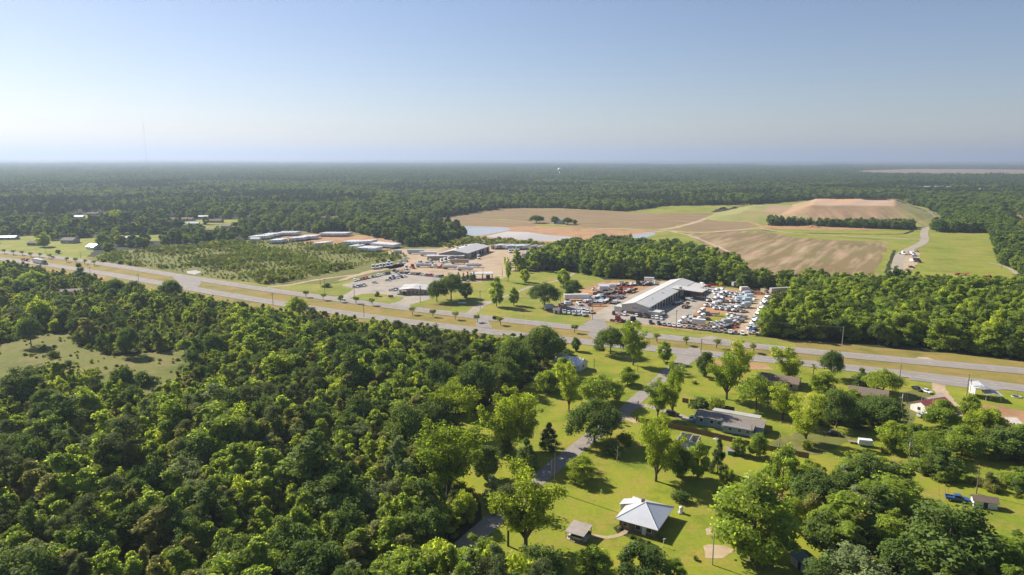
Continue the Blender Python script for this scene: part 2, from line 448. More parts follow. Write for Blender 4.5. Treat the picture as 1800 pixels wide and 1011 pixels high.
psheet('median_crossover', [(838, 576), (836, 562), (858, 562), (866, 577)], M_road, 0.14, 5, .3)
psheet('paved_turnout', [(1052, 577), (1022, 572), (1042, 560), (1064, 561), (1066, 572), (1100, 585)], M_road, 0.145, 5, .3)
psheet('paved_turnout', [(1230, 594), (1250, 591), (1262, 593), (1290, 600), (1260, 600)], M_gravel, 0.145, 4, .5)
psheet('paved_turnout', [(1595, 634), (1615, 628), (1630, 628.5), (1648, 635), (1640, 640)], M_sand, 0.145, 4, .5)
psheet('turn_lane', [(1598, 668), (1640, 673), (1680, 680), (1740, 687), (1775, 685), (1810, 690), (1810, 680), (1700, 668), (1600, 655)], M_road, 0.145, 5, .3)
psheet('red_clay_shoulder', [(155, 487), (175, 484), (186, 486), (180, 495), (160, 494)], M_orange, 0.05, 4, 1)
psheet('red_clay_shoulder', [(540, 553), (560, 550), (590, 556), (640, 566), (600, 568)], M_orange, 0.05, 4, 1)
psheet('red_clay_shoulder', [(1240, 640), (1260, 634), (1345, 640), (1360, 650), (1300, 650)], M_orange, 0.05, 5, 1)

# side road and drives
side_line = smooth_line([Vector(G(*p)) for p in [(1222, 612), (1206, 627), (1178, 651), (1160, 668), (1140, 686), (1118, 704), (1100, 722), (1072, 745), (1035, 772), (1000, 800), (965, 828), (925, 860), (885, 898), (855, 925), (815, 962), (770, 1010)]])
ribbon('side_road', side_line, -2.7, 2.7, M_lane, 0.09, .12)
psheet('side_road_mouth', [(1172, 652), (1188, 634), (1190, 626), (1175, 616), (1260, 622), (1240, 630), (1222, 634), (1205, 645), (1186, 654)], M_lane, 0.10, 5, .2)
track('driveway', [(1115, 714), (1140, 714), (1165, 722), (1200, 734), (1222, 741)], 3.6, M_gravel, 0.08, .4)
track('driveway', [(1098, 728), (1108, 738), (1122, 742)], 3, M_sand, 0.07, .4)
track('garden_path', [(1030, 938), (1045, 942), (1065, 945), (1085, 942), (1098, 936), (1103, 932)], 1.3, M_sand, 0.07, .08)
track('driveway', [(1650, 672), (1652, 685), (1662, 700), (1675, 715), (1690, 740)], 5, M_sand, 0.08, .4)
psheet('gravel_drive', [(1625, 700), (1655, 690), (1668, 702), (1680, 720), (1650, 722), (1620, 706)], M_gravel, 0.09, 4, .5)
psheet('bare_yard', [(1590, 690), (1610, 684), (1640, 690), (1610, 715), (1600, 745), (1585, 745)], M_scrub, 0.07, 4, 1)
psheet('clay_lot', [(1722, 712), (1760, 714), (1850, 735), (1850, 790), (1770, 772), (1750, 740)], M_orange, 0.07, 5, 1)
psheet('concrete_pad', [(1765, 733), (1788, 735), (1800, 747), (1775, 745)], plain('pale_concrete', (0.5, 0.46, 0.4), .9, .15, .5), 0.09)
psheet('bare_spot', [(1236, 960), (1245, 957), (1275, 960), (1295, 968), (1270, 982), (1240, 982)], M_sand, 0.06, 2, .6)
psheet('bare_spot', [(1240, 930), (1252, 926), (1278, 930), (1276, 940), (1242, 941)], M_sand, 0.06, 2, .5)
psheet('bare_spot', [(1355, 870), (1375, 860), (1380, 878), (1362, 884)], M_orange, 0.06, 2, .5)
psheet('bare_spot', [(1300, 980), (1335, 985), (1370, 1000), (1330, 1004)], M_scrub, 0.06, 2, .8)
psheet('flower_bed', [(1078, 928), (1092, 920), (1100, 936), (1125, 945), (1158, 960), (1160, 966), (1120, 952), (1085, 938)], M_floor, 0.06, 2, .3)
psheet('worn_lawn', [(1350, 780), (1440, 745), (1500, 770), (1440, 800), (1395, 800)], M_scrub, 0.06, 4, 1)
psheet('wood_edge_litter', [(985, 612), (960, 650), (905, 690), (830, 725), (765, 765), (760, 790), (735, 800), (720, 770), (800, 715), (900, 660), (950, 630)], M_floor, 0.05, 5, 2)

# landfill mound: real height, its bare plateau, straw-coloured slope and grassy flank
PLAT = [(438, 1006), (556, 998), (640, 1150), (515, 1165)]
def poly_dist(X, Y, poly):
    d = np.full(X.shape, 1e9)
    for i in range(len(poly)):
        x1, y1 = poly[i]; x2, y2 = poly[(i + 1) % len(poly)]
        t = np.clip(((X - x1) * (x2 - x1) + (Y - y1) * (y2 - y1)) / ((x2 - x1) ** 2 + (y2 - y1) ** 2), 0, 1)
        d = np.minimum(d, np.hypot(X - x1 - t * (x2 - x1), Y - y1 - t * (y2 - y1)))
    return np.where(inside(X, Y, poly), 0, d)
gx, gy = np.meshgrid(np.linspace(280, 720, 176), np.linspace(905, 1260, 142))
dd = poly_dist(gx, gy, PLAT)
dd2 = poly_dist(gx, gy, [(352, 1040), (450, 1000), (520, 1160), (420, 1185)])
gull = .025 * np.sin(gx / 5.2 + 4 * np.sin(gy / 23) + 3 * np.sin(gx / 37)) + .02 * np.sin(gx / 2.3 + gy / 31 + 4 * np.sin(gx / 17)) + .012 * rng.normal(size=gx.shape)
tt = np.clip(1 - (dd * (1 + gull * (dd > 0))) / 78.0, 0, 1)
gz = np.maximum(24.5 * (tt ** 1.1), 13 * np.clip(1 - dd2 / 60.0, 0, 1)) - 0.6 + 0.7 * np.sin(gx / 9) * np.cos(gy / 13) * tt
gz += np.where(tt > .6, rng.normal(0, .12, gx.shape), 0)
nx, ny = gx.shape[1], gx.shape[0]
mv = np.stack([gx, gy, gz], -1).reshape(-1, 3)
mf = [(j * nx + i, j * nx + i + 1, (j + 1) * nx + i + 1, (j + 1) * nx + i) for j in range(ny - 1) for i in range(nx - 1)]
m, nt, bs = new_mat('mound_soil')
at = nt.nodes.new('ShaderNodeAttribute'); at.attribute_name = 'cover'
v = wpos(nt)
straw = mixc(nt, noise(nt, v, 0.03, 5, .7), (0.37, 0.225, 0.125), (0.27, 0.19, 0.10))
clay = mixc(nt, noise(nt, v, 0.025, 4, .6, .4, .6), (0.47, 0.27, 0.13), (0.36, 0.27, 0.20))
turf = mixc(nt, noise(nt, v, 0.03, 5, .6), (0.18, 0.21, 0.045), (0.29, 0.24, 0.08))
sep = nt.nodes.new('ShaderNodeSeparateColor')
nt.links.new(at.outputs['Color'], sep.inputs[0])
c = mixc(nt, sep.outputs[0], turf, straw)
c = mixc(nt, sep.outputs[1], c, clay)
nt.links.new(c, bs.inputs['Base Color'])
bs.inputs['Roughness'].default_value = 0.95
mme = raw_mesh('landfill_mound', mv, mf, m, True)
ca = mme.color_attributes.new('cover', 'FLOAT_COLOR', 'POINT')
flank = np.clip((gx - 560 - (gy - 1000) * .45) / 25, 0, 1)
left = np.clip((400 - gx) / 60, 0, 1) * .55 + .25 * np.clip(np.sin(gx / 31 + gy / 47) * 2, 0, 1)
sl = np.clip(1 - flank - left, 0, 1) * np.clip((tt - .08) * 8, 0, 1)
pl = np.clip((tt - .93) * 14, 0, 1)
cc = np.stack([sl, pl, 0 * sl, 0 * sl + 1], -1).reshape(-1, 4)
ca.data.foreach_set('color', cc.astype(np.float32).ravel())
mo = link('landfill_mound', mme); mo['kind'] = 'structure'
def mound_z(x, y):
    i = int(np.clip((x - gx[0, 0]) / (gx[0, 1] - gx[0, 0]), 0, nx - 1)); j = int(np.clip((y - gy[0, 0]) / (gy[1, 0] - gy[0, 0]), 0, ny - 1))
    return float(gz[max(0, j - 1):j + 2, max(0, i - 1):i + 2].max())
rl = smooth_line([Vector(p) for p in [(603, 965), (618, 1000), (640, 1050), (655, 1095), (648, 1128), (625, 1140)]], 10)
me_ = ribbon_mesh('landfill_road', rl, -4, 4, M_sand, 0)
for v_ in me_.vertices: v_.co.z = max(0.17, mound_z(v_.co.x, v_.co.y) + 0.35)
ro = link('landfill_road', me_); ro['kind'] = 'structure'
M_black = ground_mat('dark_spoil', (0.05, 0.045, 0.04), (0.07, 0.06, 0.05), (0.1, 0.085, 0.06), .05, .3, 1)
def heap(name, px, py, L, W, H, mat, label, cat, rz=0.0, lumps=5, z=0.0):
    x, y = G(px, py, z)
    n, k = 28, 8
    vs_, fs = [], []
    ph = rng.uniform(0, 6, 4)
    for i in range(k + 1):
        r = 1 - i / k
        for j in range(n):
            a = 2 * math.pi * j / n
            rr = r * (1 + .12 * math.sin(3 * a + ph[0]) + .08 * math.sin(lumps * a + ph[1]))
            zz = H * (1 - r) ** .8 * (1 + .25 * math.sin(lumps * a + ph[2])) + rng.normal(0, .05 * H) * (0 < i < k)
            vs_.append((L * rr * math.cos(a), W * rr * math.sin(a), zz if i else -.2))
    for i in range(k):
        for j in range(n):
            fs.append((i * n + j, i * n + (j + 1) % n, (i + 1) * n + (j + 1) % n, (i + 1) * n + j))
    o = link(name, raw_mesh(name, vs_, fs, mat, True)); o.location = (x, y, z); o.rotation_euler = (0, 0, rz)
    return tag(o, label, cat)
heap('spoil_heap', 1272, 373, 20, 12, 7.5, M_black, 'dark heap of black spoil beside the haul road junction', 'spoil heap', A0, 6)
heap('spoil_heap', 1291, 372.5, 20, 11, 7.5, M_black, 'dark spoil heap joined to the black heap, nearer the mound', 'spoil heap', A0, 5)
heap('spoil_heap', 1316, 366, 38, 14, 7, M_scrub, 'long grassy olive heap behind the black spoil', 'spoil heap', A0, 4)
heap('clay_heap', 1428, 400, 12, 5, 3.0, M_orange, 'orange clay bank in front of the tree strip below the mound', 'clay bank', A0, 5)
heap('waste_heap', 1540, 351.5, 26, 7, 2.2, M_black, 'dark strip of waste on the bare top of the landfill mound', 'waste heap', 0, 5, 24.0)

# ------------------------------------------------------------------ trees
M_bark = plain('grey_brown_bark', (0.13, 0.105, 0.08), 0.9, 0.2, 1.5, 0, .1)
M_pinebark = plain('reddish_bark', (0.16, 0.10, 0.07), 0.9, 0.2, 1.5, 0, .1)
M_dead = plain('bleached_dead_wood', (0.42, 0.38, 0.33), 0.9, 0.15, 2, 0, .1)
def leaf_mat(name, c1, c2, transl=0.58):
    """leaf colour varies from tree to tree and from spray to spray; leaves let light through"""
    m = bpy.data.materials.new(name)
    m.use_nodes = True
    nt = m.node_tree
    nt.nodes.clear()
    out = nt.nodes.new('ShaderNodeOutputMaterial')
    oi = nt.nodes.new('ShaderNodeObjectInfo')
    at = nt.nodes.new('ShaderNodeAttribute'); at.attribute_name = 'tint'
    col = mixc(nt, oi.outputs['Random'], c1, c2)
    mr = nt.nodes.new('ShaderNodeMapRange')
    mr.inputs[3].default_value = 0.72; mr.inputs[4].default_value = 1.3
    nt.links.new(at.outputs['Fac'], mr.inputs[0])
    vm = nt.nodes.new('ShaderNodeVectorMath'); vm.operation = 'SCALE'
    nt.links.new(col, vm.inputs[0]); nt.links.new(mr.outputs[0], vm.inputs['Scale'])
    df = nt.nodes.new('ShaderNodeBsdfDiffuse'); df.inputs['Roughness'].default_value = 0.6
    tr = nt.nodes.new('ShaderNodeBsdfTranslucent')
    tc = mixc(nt, 1.0, vm.outputs[0], (1.8, 1.7, 0.95), 'MULTIPLY')
    nt.links.new(vm.outputs[0], df.inputs['Color'])
    nt.links.new(tc, tr.inputs['Color'])
    mx = nt.nodes.new('ShaderNodeMixShader'); mx.inputs[0].default_value = transl
    nt.links.new(df.outputs[0], mx.inputs[1]); nt.links.new(tr.outputs[0], mx.inputs[2])
    gl = nt.nodes.new('ShaderNodeBsdfGlossy'); gl.inputs['Roughness'].default_value = 0.5
    gl.inputs['Color'].default_value = (.6, .65, .6, 1)
    m2 = nt.nodes.new('ShaderNodeMixShader'); m2.inputs[0].default_value = 0.012
    nt.links.new(mx.outputs[0], m2.inputs[1]); nt.links.new(gl.outputs[0], m2.inputs[2])
    nt.links.new(m2.outputs[0], out.inputs[0])
    return m
L_mid = leaf_mat('leaf_mid_green', (0.2497, 0.3307, 0.0574), (0.3038, 0.377, 0.0641))
L_bright = leaf_mat('leaf_bright_green', (0.305, 0.3767, 0.052), (0.3588, 0.4186, 0.0585))
L_dark = leaf_mat('leaf_dark_green', (0.1313, 0.1938, 0.0431), (0.1688, 0.2313, 0.0489), .32)
L_olive = leaf_mat('leaf_olive', (0.27, 0.2903, 0.0854), (0.3172, 0.3172, 0.101))
L_grey = leaf_mat('leaf_grey_green', (0.234, 0.2925, 0.1196), (0.2795, 0.325, 0.1346), .3)
L_pecan = leaf_mat('leaf_pecan_yellow_green', (0.2279, 0.3087, 0.0288), (0.2764, 0.342, 0.032), .5)
L_pine = leaf_mat('pine_needles', (0.135, 0.175, 0.0575), (0.17, 0.2, 0.069), .25)
L_cedar = leaf_mat('cedar_needles', (0.075, 0.12, 0.0345), (0.1, 0.145, 0.0414), .2)
L_far = leaf_mat('far_canopy_green', (0.1105, 0.169, 0.0389), (0.1755, 0.234, 0.0478), .35)
L_farbright = leaf_mat('far_fresh_green', (0.2, 0.2625, 0.0489), (0.25, 0.3063, 0.0546), .4)
L_fardark = leaf_mat('far_dark_green', (0.0633, 0.115, 0.0317), (0.0862, 0.138, 0.0356), .35)
L_farpine = leaf_mat('far_pine_green', (0.0805, 0.1207, 0.0476), (0.1092, 0.1495, 0.0555), .25)
L_myrtle = leaf_mat('leaf_crape_myrtle', (0.19, 0.24, 0.0575), (0.22, 0.27, 0.0633))

L_shrub = leaf_mat('leaf_shrub', (0.17, 0.225, 0.0391), (0.21, 0.26, 0.046))
L_shrub2 = leaf_mat('leaf_young_growth', (0.215, 0.27, 0.0391), (0.25, 0.3, 0.046))
def tube(pts, rad, n=6):
    vs_, fs = [], []
    P = [Vector(p) for p in pts]
    for i, p in enumerate(P):
        d = (P[min(i + 1, len(P) - 1)] - P[max(i - 1, 0)]).normalized()
        a = d.orthogonal().normalized(); b = d.cross(a)
        for k in range(n):
            t = 2 * math.pi * k / n
            vs_.append(p + (a * math.cos(t) + b * math.sin(t)) * rad[i])
        if i:
            for k in range(n):
                fs.append(((i - 1) * n + k, (i - 1) * n + (k + 1) % n, i * n + (k + 1) % n, i * n + k))
    return vs_, fs
def join(parts):
    V, F = [], []
    for v, f in parts:
        o = len(V)
        V += list(v); F += [tuple(i + o for i in q) for q in f]
    return V, F
def leaves(C, Rad, n_per, size, rg, up=0.35, flat=0.8, slim=0.6):
    """sprays of leaves: rhombs on the shells of clumps; returns verts (N,3), tint per vert"""
    C = np.asarray(C, float); Rad = np.asarray(Rad, float)
    k = len(C)
    idx = np.repeat(np.arange(k), n_per)
    n = len(idx)
    d = rg.normal(size=(n, 3)); d /= np.linalg.norm(d, axis=1)[:, None]
    rr = Rad[idx] * (0.12 + 1.2 * rg.random(n) ** .75)
    st_ = rg.uniform(.65, 1.4, (k, 3))
    p = C[idx] + d * rr[:, None] * np.array([1, 1, flat]) * st_[idx]
    nr = d * .7 + rg.normal(size=(n, 3)) * .55 + np.array([0, 0, up])
    nr /= np.linalg.norm(nr, axis=1)[:, None]
    t = np.cross(nr, rg.normal(size=(n, 3))); t /= np.linalg.norm(t, axis=1)[:, None]
    b = np.cross(nr, t)
    s = size * (.55 + .9 * rg.random(n))[:, None]
    V = np.stack([p + t * s, p + b * s * slim - nr * s * .25, p - t * s, p - b * s * slim - nr * s * .25], 1).reshape(-1, 3)
    tint = np.clip(rg.random(k)[idx] * .7 + rg.random(n) * .3, 0, 1)
    return V, np.repeat(tint, 4)
def crown_mesh(name, V, tint, mat):
    n = len(V)
    me = bpy.data.meshes.new(name)
    me.vertices.add(n); me.vertices.foreach_set('co', V.astype(np.float32).ravel())
    me.loops.add(n); me.loops.foreach_set('vertex_index', np.arange(n, dtype=np.int32))
    me.polygons.add(n // 4)
    me.polygons.foreach_set('loop_start', np.arange(0, n, 4, dtype=np.int32))
    a = me.attributes.new('tint', 'FLOAT', 'POINT')
    a.data.foreach_set('value', tint.astype(np.float32))
    me.materials.append(mat)
    me.update(calc_edges=True)
    return me
class Proto:
    pass
def make_proto(kind, mat, h, w, seed, n_leaf=100, size=.42, **kw):
    """one tree: trunk-and-limb mesh plus crown mesh; height h, crown width w"""
    if seed < 200: n_leaf, size = int(n_leaf * 1.9), size * .60
    rg = np.random.default_rng(seed)
    parts, C, Rd = [], [], []
    bark = M_bark
    flat, slim, up = .8, .6, .55
    if kind in ('round', 'oak', 'column'):
        base = {'round': .06, 'oak': .05, 'column': .04}[kind]
        nb = {'round': 44, 'oak': 80, 'column': 34}[kind]
        cz = h * (base + 1) / 2 * .98; rz = h * (1 - base) / 2
        lobes = rg.normal(size=(5, 3)); lobes /= np.linalg.norm(lobes, axis=1)[:, None]
        cr = w * {'round': .125, 'oak': .105, 'column': .16}[kind]
        for i in range(nb):
            d = rg.normal(size=3); d /= np.linalg.norm(d)
            if kind == 'oak': d[2] = abs(d[2]) * 1.1 - .45
            k = .5 + .52 * rg.random() ** .5
            wob = 1 + .16 * np.max(lobes @ d) - .1 + rg.normal() * .07
            c = np.array([d[0] * (w / 2 - cr * .6), d[1] * (w / 2 - cr * .6), d[2] * (rz - cr * .5)]) * k * wob
            tp = 1.0
            if kind == 'round': tp = 1 - .25 * max(0, d[2])
            C.append(np.array([c[0] * tp, c[1] * tp, cz + c[2]]))
            Rd.append(cr * rg.uniform(.75, 1.25))
        lean = rg.normal(size=2) * .02 * h
        parts.append(tube([(0, 0, -.3), (lean[0] * .3, lean[1] * .3, h * .2), (lean[0], lean[1], h * .55), (lean[0], lean[1], h * .8)], [h * .026, h * .02, h * .012, h * .004]))
        for i in rg.choice(nb, min(nb, 9 if kind == 'oak' else 5), replace=False):
            z0 = h * rg.uniform(.18, .45)
            c = C[i]
            parts.append(tube([(lean[0] * .5, lean[1] * .5, z0), tuple(c * np.array([.5, .5, .5]) + np.array([0, 0, z0 * .55])), tuple(c)], [h * .012, h * .008, h * .003], 5))
    elif kind == 'irregular':      # woodland tree: ragged, narrowing upwards, of unequal tiers
        nt_ = rg.integers(1, 4)
        tops = [(rg.normal() * w * .16, rg.normal() * w * .16, h * (1 if q == 0 else rg.uniform(.62, .9))) for q in range(nt_)]
        for (tx, ty, th) in tops:
            parts.append(tube([(0, 0, -.3), (tx * .5, ty * .5, th * .4), (tx, ty, th * .93)], [h * .02, h * .012, h * .003], 5))
            for i in range(44 // nt_):
                t = rg.random() ** .8
                z = th * (.06 + .92 * t)
                a = rg.uniform(0, 6.28)
                r_ = w / 2 * (1 - .8 * t ** 1.6) * rg.random() ** .45 * (1 + .25 * math.sin(2 * a + th)) * (.75 if nt_ > 1 else .95)
                C.append(np.array([tx * t + math.cos(a) * r_, ty * t + math.sin(a) * r_, z])); Rd.append(w * .12 * rg.uniform(.6, 1.3) * (1.1 - .45 * t))
                if rg.random() < .12: parts.append(tube([(tx * t, ty * t, z * .9), tuple(C[-1])], [h * .005, h * .002], 4))
        flat = .85
    elif kind == 'pecan':
        cr = w * .10
        nl = 7
        fork = h * rg.uniform(.10, .15)
        parts.append(tube([(0, 0, -.3), (0, 0, fork * .6), (0, 0, fork)], [h * .028, h * .023, h * .022], 8))
        for i in range(nl):
            a = 2 * math.pi * (i + rg.uniform(-.3, .3)) / nl
            out = w / 2 * rg.uniform(.5, .95); top = h * rg.uniform(.55, .97)
            if i == 0: out *= .2; top = h * .97
            e = np.array([math.cos(a) * out, math.sin(a) * out, top])
            m1 = np.array([e[0] * .38, e[1] * .38, fork + (top - fork) * .36])
            parts.append(tube([(0, 0, fork * .9), tuple(m1), tuple((m1 + e) / 2 + rg.normal(size=3) * .2), tuple(e)], [h * .016, h * .011, h * .007, h * .003], 6))
            for t in np.linspace(.02, 1.0, 7):
                q = m1 * (1 - t) + e * t if t > .3 else m1
                for _ in range(2):
                    sd_ = rg.normal(size=3); sd_ /= np.linalg.norm(sd_)
                    off = sd_ * w * .17 * rg.uniform(.4, 1.0)
                    off[2] *= .7
                    c = q + off
                    C.append(c); Rd.append(cr * rg.uniform(.7, 1.25))
                    if rg.random() < .5:
                        parts.append(tube([tuple(q), tuple(c)], [h * .004, h * .0015], 4))
        flat, up = .75, .45
    elif kind == 'pine':
        bark = M_pinebark
        lean = rg.normal(size=2) * .015 * h
        parts.append(tube([(0, 0, -.3), (lean[0] * .4, lean[1] * .4, h * .5), (lean[0], lean[1], h * .97)], [h * .015, h * .012, h * .003], 6))
        lo = kw.get('lo', .5)
        for i in range(26):
            t = rg.random() ** .8
            z = h * (lo + (1 - lo) * t)
            r_ = w / 2 * (1 - .75 * t) * rg.uniform(.45, 1)
            a = rg.uniform(0, 6.28)
            c = np.array([math.cos(a) * r_ + lean[0] * z / h, math.sin(a) * r_ + lean[1] * z / h, z])
            C.append(c); Rd.append(w * .13 * rg.uniform(.7, 1.2))
            if i % 2: parts.append(tube([(lean[0] * z / h, lean[1] * z / h, z - h * .03), tuple(c)], [h * .004, h * .0015], 4))
        flat, slim, up = .55, .25, .5
    elif kind == 'cone':
        parts.append(tube([(0, 0, -.3), (0, 0, h * .9)], [h * .018, h * .004], 6))
        for i in range(34):
            t = rg.random() ** 1.3
            z = h * (.07 + .9 * t)
            r_ = w / 2 * (1 - t) ** .7 * rg.uniform(.55, 1)
            a = rg.uniform(0, 6.28)
            C.append(np.array([math.cos(a) * r_, math.sin(a) * r_, z])); Rd.append(w * .17 * (1 - .55 * t))
        flat, slim = 1.1, .35
    elif kind == 'shrub':
        for i in range(14):
            a = rg.uniform(0, 6.28); r_ = w / 2 * rg.random() ** .5 * .75
            z = h * rg.uniform(.25, .78) * (1 - .35 * (r_ / (w / 2)) ** 2)
            C.append(np.array([math.cos(a) * r_, math.sin(a) * r_, z])); Rd.append(w * .2 * rg.uniform(.7, 1.2))
        for i in range(4):
            parts.append(tube([(0, 0, -.2), tuple(C[i])], [h * .02, h * .006], 4))
    elif kind == 'vase':       # small ornamental: several stems and a flat top
        for i in range(14):
            a = rg.uniform(0, 6.28); r_ = w / 2 * rg.random() ** .5 * .8
            C.append(np.array([math.cos(a) * r_, math.sin(a) * r_, h * rg.uniform(.6, .88)])); Rd.append(w * .2 * rg.uniform(.7, 1.2))
        for i in range(4):
            parts.append(tube([(0, 0, -.2), (C[i][0] * .3, C[i][1] * .3, h * .4), tuple(C[i])], [h * .022, h * .015, h * .005], 5))
        flat = .7
    V, tint = leaves(C, Rd, n_leaf, size, rg, up, flat, slim)
    V[:, 2] = np.maximum(V[:, 2], 0.05)
    P = Proto()
    P.h, P.w, P.kind, P.mat = h, w, kind, mat
    tv, tf = join(parts)
    P.trunk = raw_mesh('trunk', tv, tf, bark, True)
    P.crown = crown_mesh('crown', V, tint, mat)
    P.tv, P.tf, P.V, P.tint, P.bark = tv, tf, V, tint, bark
    return P
def proto_object(P, name):
    """trunk and crown in one mesh, used only to scatter woodland"""
    n = len(P.V); tv = np.array([tuple(v) for v in P.tv]) if len(P.tv) else np.zeros((0, 3))
    verts = np.concatenate([P.V, tv]); faces = [tuple(range(i, i + 4)) for i in range(0, n, 4)] + [tuple(i + n for i in f) for f in P.tf]
    me = bpy.data.meshes.new(name)
    me.from_pydata(verts.tolist(), [], faces)
    me.materials.append(P.mat); me.materials.append(P.bark)
    mi = np.zeros(len(faces), np.int32); mi[n // 4:] = 1
    me.polygons.foreach_set('material_index', mi)
    a = me.attributes.new('tint', 'FLOAT', 'POINT')
    a.data.foreach_set('value', np.concatenate([P.tint, np.zeros(len(tv))]).astype(np.float32))
    me.update()
    return bpy.data.objects.new(name, me)

# named looks; each has a few shapes
LOOK = {
    'mid':    [make_proto('irregular', L_mid, 11, 7.0, 11, 80), make_proto('column', L_mid, 12, 5.6, 12, 80), make_proto('irregular', L_mid, 10, 7.4, 13, 80), make_proto('irregular', L_mid, 12, 6.4, 14, 80)],
    'bright': [make_proto('irregular', L_bright, 11, 7.0, 21, 76), make_proto('irregular', L_bright, 11, 6.0, 22, 76), make_proto('round', L_bright, 9, 6.6, 23, 70)],
    'dark':   [make_proto('round', L_dark, 12, 8.4, 31, 85), make_proto('irregular', L_dark, 13, 9, 32, 85), make_proto('oak', L_dark, 13, 12, 33, 75, .45)],
    'olive':  [make_proto('irregular', L_olive, 10, 7.0, 41, 70, .40), make_proto('irregular', L_olive, 12, 5.6, 42, 70, .4)],
    'grey':   [make_proto('irregular', L_grey, 11, 7.4, 51, 75, .42), make_proto('round', L_grey, 11, 8.0, 52, 75, .42)],
    'pine':   [make_proto('pine', L_pine, 15, 6.4, 61, 85, .5), make_proto('pine', L_pine, 14, 6.0, 62, 85, .5, lo=.25), make_proto('pine', L_pine, 20, 8.5, 63, 75, .55, lo=.62)],
    'oak':    [make_proto('oak', L_dark, 14, 15, 71, 110, .45), make_proto('oak', L_dark, 14, 14, 72, 110, .45), make_proto('oak', L_mid, 14, 14, 73, 110, .45)],
    'pecan':  [make_proto('pecan', L_pecan, 18, 15, 81, 62, .46), make_proto('pecan', L_pecan, 18, 14, 82, 62, .46), make_proto('pecan', L_bright, 18, 14, 83, 66, .46)],
    'cedar':  [make_proto('cone', L_cedar, 10, 5.0, 91, 90, .4), make_proto('cone', L_dark, 9, 6.0, 92, 90, .42)],
    'shrub':  [make_proto('shrub', L_shrub, 3, 4.0, 101, 55, .34), make_proto('shrub', L_shrub2, 3, 4.2, 102, 55, .34), make_proto('shrub', L_dark, 3, 3.8, 103, 60, .34), make_proto('shrub', L_olive, 2.6, 4.2, 104, 50, .34)],
    'myrtle': [make_proto('vase', L_myrtle, 4.5, 4.0, 111, 70, .28), make_proto('vase', L_myrtle, 4.2, 4.2, 112, 66, .28)],
    'round':  [make_proto('round', L_mid, 11, 9.5, 121, 150, .42), make_proto('round', L_dark, 11, 9.0, 122, 150, .42), make_proto('round', L_bright, 11, 9.0, 123, 140, .42)],
}
PLACED = []          # discs kept free of scattered woodland
def plant(name, P, x, y, h, w, label, cat='tree', group=None, rz=None, z=0.0):
    s = w / P.w
    o = thing(name, label, cat, (x, y, z), random.uniform(0, 6.28) if rz is None else rz, group, (s, s, h / P.h))
    link('trunk' if cat == 'tree' else 'stem', P.trunk, o)
    link('crown' if cat == 'tree' else 'foliage', P.crown, o)
    return o
def tree_px(look, i, bx, by, top, wpx, name, label, cat='tree', group=None, keep=True):
    P = LOOK[look][i]
    x, y = G(bx, by)
    h = height_at(bx, by, top); w = wpx * depth(bx, by) / FPX
    if keep: PLACED.append((x, y, w * .45))
    return plant(name, P, x, y, h, w, label, cat, group)

